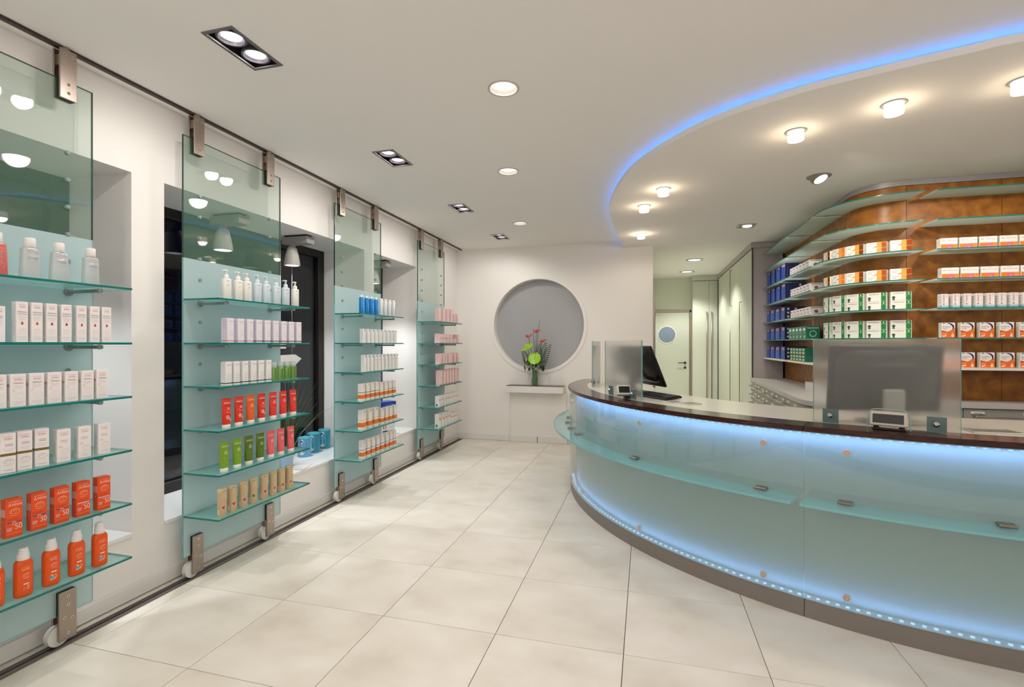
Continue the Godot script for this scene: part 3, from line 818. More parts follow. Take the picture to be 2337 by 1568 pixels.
		for r in 5:
			var y1 := 0.918 - r * 0.106; var y0 := y1 - 0.1025
			if r == 4: y0 = 0.065
			var fo := []; var fi := []
			for k in o.size():
				var q: Vector2 = (o[k] as Vector2).move_toward(n[k], 0.012)
				if k == 0: q += (o[1] - o[0]).normalized() * 0.0025
				if k == o.size() - 1: q -= (o[k] - o[k - 1]).normalized() * 0.0025
				fo.append(q); fi.append(q.move_toward(n[k], 0.016))
			var fr := new_st(); ribbon(fr, fi, fo, y0, y1)
			var dr := obj("drawer", fr, M.cab, u)
			if r == 4 or i in [5, 7, 8]: continue
			# bar handle and two card holders
			var c0 := a + d * (L * 0.12) ; var c1 := b - d * (L * 0.12)
			var hy := y0 + 0.052
			var h := new_st()
			var base0 := v3(c0 - nrm * 0.011, hy); var base1 := v3(c1 - nrm * 0.011, hy)
			var off := v3(nrm * 0.036, 0)
			tube(h, [base0, base0 + off * 0.8, base0 + off + v3(d * 0.012, 0), base1 + off - v3(d * 0.012, 0), base1 + off * 0.8, base1], 0.0042, 8)
			obj("handle", h, M.chrome, dr)
			for f in ([0.10, 0.68] if i < 9 else [0.08, 0.66]):
				var cc: Vector2 = a + d * (L * (f + 0.08)) - nrm * 0.009
				var cl := new_st(); bx(cl, v3(cc, y1 - 0.028), Vector3(0.086, 0.020, 0.010), 0.004, Basis(v3(d, 0), Vector3.UP, v3(nrm, 0)))
				obj("card_holder", cl, M.plug, dr)
				if i >= 10:
					var pr := print_on(func(x, y): return v3(cc + d * x + nrm * 0.0054, y1 - 0.028 + y))
					text(pr, "TABLETTEN" if f > 0.5 else "DRAGEES", 0, -0.004, 0.009, Color(0.08, 0.08, 0.08))
					obj("lettering", pr.st, M.print, dr)
	# low plinth box on the worktop at the bend
	var pb := new_st()
	ribbon(pb, [Vector2(1.69, -5.35), Vector2(1.69, -4.98)], [Vector2(1.47, -5.30), Vector2(1.47, -4.80)], 0.9625, 1.035)
	tag(obj("display_plinth", pb, mat("plinth_white", Color(0.80, 0.81, 0.82), 0.4)), "low white plinth standing on the worktop at the bend of the wall", "plinth")

# ============================================================ hall and tall cabinets
func build_back_area():
	# tall cabinet with four handled doors
	var t := thing("tall_cabinet", "tall grey-green cabinet with long bar handles beside the medicine wall", "cabinet")
	obj("body", box(Vector3(1.505, 1.315, -8.47), Vector3(0.35, 2.63, 3.02), 0.002), M.cabend, t)
	obj("cornice", box(Vector3(1.505, 2.664, -8.47), Vector3(0.40, 0.066, 3.05), 0.002), M.cabend, t)
	obj("edge_post", box(Vector3(1.324, 1.315, -6.956), Vector3(0.012, 2.63, 0.016), 0.001), mat("dark_edge", Color(0.20, 0.15, 0.17), 0.5), t)
	for z in [[-6.972, -7.69, [-7.63, 1.99, 0.55], [0, 0, 0]], [-7.694, -8.385, [0, 0, 0], [0, 0, 0]], [-8.389, -9.97, [-8.45, 2.556, 1.99], [-8.45, 1.67, 0.35]]]:
		var dr := obj("door", box(Vector3(1.322, 1.32, (z[0] + z[1]) / 2), Vector3(0.016, 2.58, z[0] - z[1]), 0.002), M.cabgreen, t)
		for h in [z[2], z[3]]:
			if h[1] == 0: continue
			var st := new_st()
			tube(st, [Vector3(1.314, h[1], h[0]), Vector3(1.283, h[1], h[0]), Vector3(1.283, h[2], h[0]), Vector3(1.314, h[2], h[0])], 0.007, 8)
			obj("handle", st, M.steel, dr)
	# end cabinet across the hall
	var e := thing("hall_cabinet", "pale green two-door cabinet at the end of the hall", "cabinet")
	obj("body", box(Vector3(1.09, 1.30, -10.20), Vector3(0.45, 2.60, 0.27)), M.cabgreen, e)
	obj("cornice", box(Vector3(1.09, 2.65, -10.18), Vector3(0.46, 0.095, 0.30), 0.002), M.cabgreen, e)
	for d in [[0.868, 1.155, 1.115], [1.159, 1.31, 1.20]]:
		var dr := obj("door", box(Vector3((d[0] + d[1]) / 2, 1.30, -10.055), Vector3(d[1] - d[0], 2.58, 0.018), 0.002), M.cabgreen, e)
		var st := new_st(); tube(st, [Vector3(d[2], 2.0, -10.046), Vector3(d[2], 2.0, -10.015), Vector3(d[2], 0.31, -10.015), Vector3(d[2], 0.31, -10.046)], 0.009, 8)
		obj("handle", st, M.steel, dr)
	# door with porthole
	var d := Node3D.new(); d.name = "door_1"; add_child(d); d.set_meta("kind", "structure"); d.set_meta("label", "pale green door with a round porthole at the end of the hall")
	var fr := new_st()
	bx(fr, Vector3(0.150, 1.03, -10.33), Vector3(0.05, 2.06, 0.05), 0.004); bx(fr, Vector3(0.845, 1.03, -10.33), Vector3(0.04, 2.06, 0.05), 0.004); bx(fr, Vector3(0.50, 2.04, -10.33), Vector3(0.74, 0.05, 0.05), 0.004)
	obj("door_frame", fr, M.steel, d)
	obj("door_leaf", box(Vector3(0.50, 1.008, -10.335), Vector3(0.64, 2.01, 0.04), 0.002), M.cabgreen, d)
	var toz := Basis(Vector3.RIGHT, PI / 2)
	var pr := new_st(); T = Transform3D(toz, Vector3(0.402, 1.574, -10.312)); ring(pr, Vector3.ZERO, 0.160, 0.178, 0.012, 48); T = Transform3D.IDENTITY
	obj("porthole_ring", pr, M.white, d)
	obj("porthole_pane", lathe([[0.16, 0.0], [0.16, 0.006]], 40, [], toz, Vector3(0.402, 1.574, -10.3145)), mat("porthole_glass", Color(0.46, 0.52, 0.62), 0.15), d)
	var hd := new_st()
	loft(hd, [[0.0, 0.024, 0.024], [0.008, 0.024, 0.024]], 20, 2.0, [], toz, Vector3(0.745, 1.02, -10.314))
	loft(hd, [[0.0, 0.024, 0.024], [0.008, 0.024, 0.024]], 20, 2.0, [], toz, Vector3(0.745, 0.925, -10.314))
	tube(hd, [Vector3(0.745, 1.02, -10.31), Vector3(0.745, 1.02, -10.26), Vector3(0.735, 1.02, -10.255), Vector3(0.61, 1.02, -10.255)], 0.009, 8)
	obj("door_handle", hd, mat("lever", Color(0.30, 0.29, 0.28), 0.3, 0.8), d)
	# slim steel door jamb where the back wall ends
	struct("trim_9", box(Vector3(0.104, 1.03, -7.06), Vector3(0.024, 2.06, 0.08), 0.003), M.steel)

# ============================================================ wall console with flowers
func build_console():
	var t := thing("wall_console", "white wall console with a dark top edge under the round niche", "console")
	obj("top_slab", box(Vector3(-1.488, 0.762, -6.755), Vector3(0.80, 0.092, 0.20), 0.003), M.white, t)
	obj("dark_top", box(Vector3(-1.488, 0.811, -6.755), Vector3(0.802, 0.006, 0.202), 0.001), mat("console_top", Color(0.36, 0.29, 0.25), 0.3), t)
	obj("lower_box", box(Vector3(-1.475, 0.395, -6.845), Vector3(0.81, 0.63, 0.03), 0.002), M.wall, t)
	for x in [-1.683, -1.265]: obj("plinth_board", box(Vector3(x, 0.041, -6.842), Vector3(0.416 if x > -1.5 else 0.392, 0.080, 0.034), 0.002), M.white, t)
	# square green vase
	var v := thing("vase", "slim square green glass vase standing on the wall console", "vase", Vector3(-1.487, 0.8145, -6.70), 0.15)
	var st := new_st()
	loft(st, [[0.0, 0.041, 0.041], [0.02, 0.042, 0.042], [0.09, 0.046, 0.046], [0.15, 0.034, 0.034], [0.20, 0.030, 0.030], [0.245, 0.040, 0.040], [0.240, 0.036, 0.036], [0.20, 0.026, 0.026], [0.15, 0.030, 0.030], [0.09, 0.041, 0.041], [0.02, 0.037, 0.037], [0.018, 0.030, 0.030]], 28, 5.0, [5, 6])
	obj("glass_body", st, pane("green_vase_glass", Color(0.16, 0.42, 0.12), 0.34, 0.04), v)
	obj("thick_foot", lathe([[0.0395, 0.0005], [0.0395, 0.0165]], 4, [], Basis(Vector3.UP, PI / 4), Vector3.ZERO), mat("vase_foot", Color(0.06, 0.20, 0.04), 0.15), v)
	var green := mat("stem_green", Color(0.14, 0.30, 0.07), 0.6)
	var o := Vector3(-1.487, 0.8145, -6.70)
	# two green anthuriums
	var k := 0
	for a in [[Vector3(-0.105, 0.545, 0.03), Basis.from_euler(Vector3(0.65, -0.35, 0.25)), 0.115, "lime green anthurium flower seen from the side, higher of two"], [Vector3(0.012, 0.405, 0.085), Basis.from_euler(Vector3(1.25, 0.1, 0.0)), 0.105, "lime green anthurium flower facing the room, lower of two"]]:
		var f := thing("anthurium_flower", a[3], "flower", o, 0, "green anthuriums in the vase")
		var s := new_st(); tube(s, [Vector3((k - 0.5) * 0.015, 0.03, 0), Vector3(a[0].x * 0.3, 0.26, 0.0), a[0]], 0.0035, 6); obj("stem", s, green, f)
		var sp := new_st(); T = Transform3D(a[1], a[0])
		var R: float = a[2]
		var prev := []
		for i in 29:
			var ang := TAU * i / 28.0
			var rr := R * (0.86 + 0.20 * cos(ang) ) * (1.0 - 0.32 * exp(-pow((ang - PI) / 0.42, 2)))
			prev.append(Vector3(sin(ang) * rr * 0.92, 0.012 * cos(2 * ang), -cos(ang) * rr * -1.0))
		sp.set_smooth_group(1)
		for i in 28:
			t3(sp, Vector3(0, -0.004, -0.03), prev[i], prev[i + 1], Vector3.UP)
			t3(sp, Vector3(0, -0.008, -0.03), prev[i] + Vector3.DOWN * 0.003, prev[i + 1] + Vector3.DOWN * 0.003, Vector3.DOWN)
		obj("spathe", sp, mat("spathe_green", Color(0.58, 0.80, 0.08), 0.3), f)
		var sd := new_st(); tube(sd, [Vector3(0, 0.0, -0.03), Vector3(0, 0.025, 0.0), Vector3(0, 0.035, 0.045)], 0.007, 8, 0.004)
		obj("spadix", sd, mat("spadix", Color(0.86, 0.86, 0.42), 0.5), f)
		T = Transform3D.IDENTITY; k += 1
	# red heliconia sprays
	for a in [[Vector3(-0.085, 0.665, 0.01), "red flower spray leaning out on the window side", -0.6], [Vector3(0.02, 0.735, -0.01), "red flower spray, topmost in the bouquet", 0.25], [Vector3(0.10, 0.60, 0.02), "red and yellow flower spray above the fern", 0.7]]:
		var f := thing("flower_spray", a[1], "flower", o, 0, "red flower sprays in the vase")
		var s := new_st(); tube(s, [Vector3(a[0].x * 0.1, 0.03, 0), Vector3(a[0].x * 0.35, 0.35, 0), a[0]], 0.003, 6); obj("stem", s, green, f)
		for i in 6:
			var pt := new_st()
			var dir := Vector3(sin(a[2] + (i - 2.5) * 0.5), 0.5 + 0.2 * (i % 2), 0.35 * cos(i * 2.0)).normalized()
			var p0: Vector3 = a[0] + dir * 0.004 * i
			tube(pt, [p0, p0 + dir * 0.028, p0 + dir * (0.055 + 0.006 * (i % 3)) + Vector3(0, -0.006, 0)], 0.0095, 6, 0.002)
			obj("petal", pt, mat("petal_red", Color(0.80, 0.10, 0.05), 0.45) if i != 4 else mat("petal_orange", Color(0.88, 0.45, 0.12), 0.45), f)
	# two bare twigs
	for a in [[[Vector3(0, 0.03, 0), Vector3(0.0, 0.42, -0.01), Vector3(-0.018, 0.64, -0.01), Vector3(-0.022, 0.79, -0.01)], "bare grey twig, shorter of two in the bouquet"], [[Vector3(0.005, 0.03, 0), Vector3(0.012, 0.44, -0.02), Vector3(0.045, 0.74, -0.02), Vector3(0.066, 0.905, -0.02)], "bare grey twig, tallest stem of the bouquet"]]:
		var s := new_st(); tube(s, a[0], 0.0045, 6, 0.002); tag(obj("twig", s, mat("twig", Color(0.25, 0.24, 0.20), 0.8)), a[1], "twig", "bare twigs in the vase").position = o
	# fern fronds
	for a in [[Vector3(-0.07, 0.30, 0.02), Vector3(-0.175, 0.50, 0.03), "dark fern frond on the window side of the bouquet"], [Vector3(0.07, 0.32, 0.01), Vector3(0.155, 0.60, 0.0), "tall dark fern frond beside the red and yellow flower"], [Vector3(0.09, 0.28, 0.02), Vector3(0.225, 0.575, 0.01), "outermost dark fern frond on the counter side"], [Vector3(0.05, 0.30, 0.0), Vector3(0.07, 0.59, -0.01), "upright dark fern frond in the middle of the bouquet"]]:
		var f := thing("fern_frond", a[2], "fern", o, 0, "fern fronds in the vase")
		var s := new_st(); tube(s, [Vector3(a[0].x * 0.15, 0.05, 0), Vector3(a[0].x * 0.6, 0.22, 0.0), a[0], a[1]], 0.0028, 6, 0.001); obj("stem", s, green, f)
		var lf := new_st(); lf.set_smooth_group(-1)
		var ax_: Vector3 = (a[1] - a[0]).normalized()
		var sd := ax_.cross(Vector3.BACK).normalized()
		for i in 11:
			var p: Vector3 = a[0].lerp(a[1], i / 10.5)
			var L := 0.085 * (1.0 - 0.78 * pow(i / 10.0, 1.3))
			for g in [-1.0, 1.0]:
				var q: Vector3 = p + sd * g * L + ax_ * L * 0.35
				var m: Vector3 = (p + q) / 2.0
				var wd := ax_ * 0.0085
				t3(lf, p - wd * 0.6, m + wd, q, Vector3.BACK); t3(lf, p - wd * 0.6, q, m - wd, Vector3.BACK)
				t3(lf, p - wd * 0.6 - Vector3.BACK * 0.0015, m + wd - Vector3.BACK * 0.0015, q, Vector3.FORWARD); t3(lf, p - wd * 0.6 - Vector3.BACK * 0.0015, q, m - wd - Vector3.BACK * 0.0015, Vector3.FORWARD)
		var lo := obj("leaflets", lf, mat("fern_green", Color(0.10, 0.22, 0.07), 0.6), f); lo.set_meta("kind", "stuff")
	# variegated leaves round the mouth
	var r2 := RandomNumberGenerator.new(); r2.seed = 5
	for g in 2:
		var f := thing("leaf_spray", ["spray of cream-edged green leaves at the vase mouth, window side", "spray of cream-edged green leaves at the vase mouth, counter side"][g], "leaves", o, 0, "leaf sprays in the vase")
		var s := new_st(); tube(s, [Vector3(0, 0.05, 0), Vector3((g * 2 - 1) * 0.02, 0.22, 0.01), Vector3((g * 2 - 1) * 0.09, 0.30, 0.03)], 0.003, 6); obj("stem", s, green, f)
		for i in 17:
			var c := Vector3((g * 2 - 1) * (0.01 + 0.13 * r2.randf()), 0.215 + 0.15 * r2.randf(), -0.03 + 0.11 * r2.randf())
			var b := Basis.from_euler(Vector3(r2.randf_range(0.5, 1.5), r2.randf_range(-1, 1), r2.randf_range(-1.3, 1.3)))
			var lf := new_st(); T = Transform3D(b, c)
			var L := r2.randf_range(0.045, 0.075)
			loft(lf, [[-0.0012, 0.002, 0.002, 0.0, -L / 2], [0.0, L * 0.27, L / 2, 0.0, 0.0], [0.0012, L * 0.2, L * 0.4, 0.0, 0.0]], 10)
			T = Transform3D.IDENTITY
			obj("leaf", lf, mat("leaf_cream", Color(0.72, 0.76, 0.50), 0.5) if i % 3 == 0 else (mat("leaf_dark", Color(0.07, 0.17, 0.05), 0.5) if i % 3 == 1 else mat("leaf_mid", Color(0.20, 0.36, 0.09), 0.5)), f)

# ============================================================ flat print: lettering, bands, marks
func print_on(map: Callable) -> Dictionary:
	return {"st": new_st(), "map": map, "lift": 0.0}

func pp(p: Dictionary, x: float, y: float) -> Vector3:
	var a: Vector3 = p.map.call(x, y)
	if p.lift == 0.0: return a
	var n: Vector3 = ((p.map.call(x + 0.001, y) - a) as Vector3).cross(p.map.call(x, y + 0.001) - a).normalized()
	return a + n * p.lift

func pnorm(p: Dictionary, x: float, y: float) -> Vector3:
	var a: Vector3 = p.map.call(x, y)
	return ((p.map.call(x + 0.001, y) - a) as Vector3).cross(p.map.call(x, y + 0.001) - a)

func pr_quad(p: Dictionary, x0: float, y0: float, x1: float, y1: float, c: Color, n := 1):
	p.st.set_color(c.srgb_to_linear())
	for i in n:
		var a := lerpf(x0, x1, float(i) / n); var b := lerpf(x0, x1, float(i + 1) / n)
		q4(p.st, pp(p, a, y0), pp(p, b, y0), pp(p, b, y1), pp(p, a, y1), pnorm(p, (a + b) / 2, y0))

func pr_tri(p: Dictionary, a: Vector2, b: Vector2, c: Vector2, col: Color):
	p.st.set_color(col.srgb_to_linear())
	t3(p.st, pp(p, a.x, a.y), pp(p, b.x, b.y), pp(p, c.x, c.y), pnorm(p, a.x, a.y))

func pr_arc(p: Dictionary, cx: float, cy: float, rx: float, ry: float, a0: float, a1: float, w: float, c: Color, n := 20, shrink := 0.0, tilt := 0.0):
	p.st.set_color(c.srgb_to_linear())
	for i in n:
		var q := []
		for k in 2:
			var f := float(i + k) / n
			var a := lerpf(a0, a1, f)
			var s := 1.0 - shrink * f
			for e in [0.0, w]:
				var v := Vector2(cos(a) * (rx * s - e), sin(a) * (ry * s - e)).rotated(tilt)
				q.append(pp(p, cx + v.x, cy + v.y))
		q4(p.st, q[0], q[2], q[3], q[1], pnorm(p, cx, cy))

func pr_disc(p: Dictionary, cx: float, cy: float, r: float, c: Color, n := 16, ry := -1.0):
	if ry < 0: ry = r
	p.st.set_color(c.srgb_to_linear())
	for i in n:
		var a := TAU * i / n; var b := TAU * (i + 1) / n
		t3(p.st, pp(p, cx, cy), pp(p, cx + cos(a) * r, cy + sin(a) * ry), pp(p, cx + cos(b) * r, cy + sin(b) * ry), pnorm(p, cx, cy))

func text(p: Dictionary, s: String, x: float, y: float, h: float, c: Color, face := "Droid Sans", align := 0, width := 0.0):
	var key := face + s
	if not glyphs.has(key):
		if not fonts.has(face):
			var f := SystemFont.new(); f.font_names = PackedStringArray([face]); fonts[face] = f
		var tm := TextMesh.new(); tm.font = fonts[face]; tm.text = s; tm.font_size = 32; tm.pixel_size = 0.01; tm.depth = 0.0; tm.curve_step = 4.0
		var arr := tm.get_mesh_arrays()
		var vs: PackedVector3Array = arr[Mesh.ARRAY_VERTEX]
		var ix = arr[Mesh.ARRAY_INDEX]
		var flat := PackedVector2Array()
		if ix != null and ix.size():
			for i in ix: flat.append(Vector2(vs[i].x, vs[i].y))
		else:
			for v in vs: flat.append(Vector2(v.x, v.y))
		var lo := Vector2(1e9, 1e9); var hi := -lo
		for v in flat:
			lo = lo.min(v); hi = hi.max(v)
		glyphs[key] = [flat, lo, hi]
	var g: Array = glyphs[key]
	var flat: PackedVector2Array = g[0]
	if flat.is_empty(): return
	var sy := h / 0.235
	var sx := sy
	if width > 0.0: sx = width / (g[2].x - g[1].x)
	var ox: float = {0: (g[1].x + g[2].x) / 2.0, -1: g[1].x, 1: g[2].x}[align]
	# baseline: TextMesh centres the line; the lowest point of caps lies at g[1].y unless letters descend
	var base: float = -0.085 if g[1].y < -0.13 else g[1].y
	p.st.set_color(c.srgb_to_linear())
	for i in range(0, flat.size(), 3):
		var q := []
		for k in 3: q.append(pp(p, x + (flat[i + k].x - ox) * sx, y + (flat[i + k].y - base) * sy))
		t3(p.st, q[0], q[1], q[2], pnorm(p, x, y))

# small print: a block of n short lines
func lines(p: Dictionary, x0: float, x1: float, y: float, dy: float, n: int, th: float, c: Color, vary := 0.3, centred := true):
	for i in n:
		var f := 1.0 - vary * absf(sin(i * 2.3 + n))
		var w := (x1 - x0) * f
		var a := (x0 + x1) / 2 - w / 2 if centred else x0
		pr_quad(p, a, y - i * dy - th, a + w, y - i * dy, c)

func swirl(p: Dictionary, cx: float, cy: float, r: float, c: Color, w := 0.0012, ry := 0.72):
	pr_arc(p, cx, cy, r, r * ry, -2.6, 3.3, w, c, 26, 0.18, 0.15)
	pr_arc(p, cx, cy, r * 0.70, r * 0.70 * ry, 0.2, 5.6, w, c, 20, 0.3, 0.15)
	pr_arc(p, cx, cy, r * 0.36, r * 0.36 * ry, -0.2, 2.6, w, c, 10, 0.2, 0.15)

const E1 := 0.0004
func face_front(w: float, d: float) -> Callable:
	return func(x, y): return Vector3(x, y, d / 2 + E1)
func face_left(w: float, d: float) -> Callable:
	return func(x, y): return Vector3(-w / 2 - E1, y, x)
func face_right(w: float, d: float) -> Callable:
	return func(x, y): return Vector3(w / 2 + E1, y, -x)
func face_round(rx: float, rz: float) -> Callable:
	return func(x, y):
		var a: float = clampf(x / rx, -1.4, 1.4)
		return Vector3(sin(a) * (rx + E1), y, cos(a) * (rz + E1 * 1.5))

# a carton with fold lines; print(front, left side) draws on it
func carton(called: String, w: float, h: float, d: float, c: Color, draw: Callable, category := "box") -> Node3D:
	var o := proto(called, category)
	var st := box(Vector3(0, h / 2, 0), Vector3(w, h, d), 0.0008)
	obj("carton_body", st, paint(c, 0.42), o)
	# tuck flap standing a hair proud of the top
	obj("top_flap", box(Vector3(0, h + 0.0003, -0.001), Vector3(w * 0.94, 0.0006, d * 0.9)), paint(c.lightened(0.04), 0.42), o)
	var f := print_on(face_front(w, d)); f.lift = 0.0
	var l := print_on(face_left(w, d))
	l.st = f.st
	draw.call(f, l)
	obj("print", f.st, M.print, o)
	return o

# ============================================================ glass display panels
const PZ := [[-0.99, -1.80], [-2.29, -3.088], [-3.75, -4.53], [-5.375, -6.175]]
const SY := [1.663, 1.405, 1.151, 0.896, 0.642, 0.388]
const PNAME := ["orange sunscreen panel", "pump bottle panel", "blue bottle panel", "pink carton panel"]
const SNAME := ["top shelf", "second shelf", "third shelf", "fourth shelf", "fifth shelf", "bottom shelf"]
func build_panels():
	# rails
	var tr := thing("top_rail", "dark sliding rail set under the ceiling along the window wall", "rail")
	obj("rail_body", box(Vector3(-2.62, 2.773, -2.76), Vector3(0.024, 0.013, 8.1)), mat("rail_dark", Color(0.27, 0.22, 0.20), 0.4, 0.4), tr)
	obj("rail_lip", box(Vector3(-2.652, 2.775, -2.76), Vector3(0.040, 0.009, 8.1)), M.ceiling, tr)
	var ft := thing("floor_track", "narrow metal track let into the floor along the window wall", "rail")
	obj("track_bed", box(Vector3(-2.622, 0.0012, -2.76), Vector3(0.060, 0.0022, 8.1)), M.track, ft)
	for x in [-2.650, -2.594]: obj("track_lip", box(Vector3(x, 0.003, -2.76), Vector3(0.010, 0.006, 8.1), 0.001), M.track, ft)
	obj("groove", box(Vector3(-2.626, 0.0026, -2.76), Vector3(0.014, 0.0012, 8.1)), M.darkgap, ft)
	for k in 4:
		var z0: float = PZ[k][0]; var z1: float = PZ[k][1]
		var zc := (z0 + z1) / 2; var w := z0 - z1
		var t := thing("sliding_display", ["tall sliding glass panel cut by the picture's edge, with orange sunscreen on its low shelves", "tall sliding glass panel with white pump bottles on its top shelf", "tall sliding glass panel with blue bottles on its top shelf", "farthest sliding glass panel, with pink cartons on its shelves"][k], "display", Vector3(-2.62, 0, zc), 0, "sliding glass panels along the windows")
		var fy := 1.905
		var up := box(Vector3(0, (2.625 + fy) / 2, 0), Vector3(0.0096, 2.625 - fy, w - 0.004))
		var ue := new_st()
		for s in [-1.0, 1.0]: bx(ue, Vector3(0, (2.625 + fy) / 2, s * (w / 2 - 0.001)), Vector3(0.0100, 2.625 - fy, 0.002))
		bx(ue, Vector3(0, 2.626, 0), Vector3(0.0100, 0.002, w))
		obj("clear_pane", up, M.clear, t); obj("pane_edge", ue, M.edge, t)
		obj("frosted_pane", box(Vector3(0, (0.142 + fy) / 2, 0), Vector3(0.0096, fy - 0.142, w - 0.004)), M.frost, t)
		var le := new_st()
		for s in [-1.0, 1.0]: bx(le, Vector3(0, (fy + 0.142) / 2, s * (w / 2 - 0.001)), Vector3(0.0100, fy - 0.142, 0.002))
		bx(le, Vector3(0, 0.141, 0), Vector3(0.0100, 0.002, w))
		obj("pane_edge", le, M.edgepale, t)
		# hangers, feet
		for e in [[w / 2 - 0.092, 1], [-w / 2 + 0.118, -1]]:
			var hz: float = e[0]
			var hg := new_st()
			bx(hg, Vector3(0.020, 2.650, hz), Vector3(0.010, 0.230, 0.070), 0.002); bx(hg, Vector3(-0.020, 2.650, hz), Vector3(0.010, 0.230, 0.070), 0.002)
			bx(hg, Vector3(0, 2.715, hz), Vector3(0.030, 0.05, 0.05))
			loft(hg, [[2.755, 0.017, 0.017], [2.779, 0.017, 0.017]], 16, 2.0, [], Basis.IDENTITY, Vector3(0.004, 0, hz))
			var ho := obj("hanger", hg, M.steel, t)
			obj("gasket", box(Vector3(0, 2.585, hz), Vector3(0.030, 0.098, 0.066)), M.darkgap, ho)
			var bz := hz + (0.010 if e[1] > 0 else 0.004)
			var fg := new_st()
			bx(fg, Vector3(0.022, 0.140, bz), Vector3(0.012, 0.224, 0.072), 0.002); bx(fg, Vector3(-0.020, 0.155, bz), Vector3(0.010, 0.190, 0.072), 0.002)
			var fo := obj("foot_bracket", fg, M.steel, t)
			obj("gasket", box(Vector3(0, 0.198, bz), Vector3(0.032, 0.108, 0.068)), M.darkgap, fo)
			obj("roller", lathe([[0.047, -0.016], [0.047, -0.006], [0.040, -0.002], [0.040, 0.002], [0.047, 0.006], [0.047, 0.012]], 32, [1, 2, 3, 4], Basis(Vector3.BACK, PI / 2), Vector3(-0.004, 0.054, bz + 0.026)), M.plug, fo)
			var k0 := 0
			for sc in [[2.738, 0.017, 0.026], [2.738, -0.017, 0.026], [2.605, 0.0, 0.026], [2.565, 0.0, 0.026], [0.228, 0.0, 0.029], [0.188, 0.0, 0.029], [0.132, 0.016, 0.029], [0.122, -0.016, 0.029], [0.058, 0.0, 0.029]]:
				var hd := new_st(); var pit := new_st()
				var B := Basis(Vector3.BACK, -PI / 2)
				var c := Vector3(sc[2] - 0.0012, sc[0], (hz if k0 < 4 else bz) + sc[1])
				loft(hd, [[0.0, 0.0075, 0.0075], [0.0018, 0.0068, 0.0068]], 16, 2.0, [], B, c)
				loft(pit, [[0.0017, 0.0028, 0.0028], [0.0021, 0.0026, 0.0026]], 8, 2.0, [], B, c)
				obj2("screw", [[hd, M.chrome], [pit, M.darkgap]], ho if k0 < 4 else fo); k0 += 1
		# shelves on rods, empty drill-hole plugs above
		for i in 6:
			var y: float = SY[i]
			var body := new_st(); bx(body, Vector3(0.1315, y - 0.005, 0), Vector3(0.2530, 0.0095, w - 0.006))
			var ed := new_st(); bx(ed, Vector3(0.2590, y - 0.005, 0), Vector3(0.0020, 0.0098, w - 0.004))
			for s in [-1.0, 1.0]: bx(ed, Vector3(0.1315, y - 0.005, s * (w / 2 - 0.0025)), Vector3(0.2530, 0.0098, 0.001))
			var sh := obj("shelf", body, M.shelf, t)
			obj("shelf_edge", ed, M.shelf_edge, sh)
			for s in [w / 2 - 0.112, -w / 2 + 0.108]:
				var rod := lathe([[0.019, 0.006], [0.019, 0.014], [0.0085, 0.015], [0.0085, 0.195], [0.0105, 0.196], [0.0105, 0.212], [0.008, 0.215]], 20, [1, 2, 4, 5], Basis(Vector3.BACK, -PI / 2), Vector3(0, y - 0.0215, s))
				obj("shelf_rod", rod, mat("rod_grey", Color(0.62, 0.64, 0.63), 0.3, 0.5), sh)
		for i in range(0, 9):
			var y: float = 2.295 - 0.1275 * i
			for s in [w / 2 - 0.112, -w / 2 + 0.108]:
				if i > 4 and (i - 5) % 2 == 0: continue
				var pg := lathe([[0.0085, -0.008], [0.010, -0.006], [0.010, 0.009], [0.0085, 0.011]], 16, [], Basis(Vector3.BACK, -PI / 2), Vector3(0, y, s))
				obj("hole_plug", pg, mat("plug_clear", Color(0.52, 0.58, 0.57), 0.25), t)

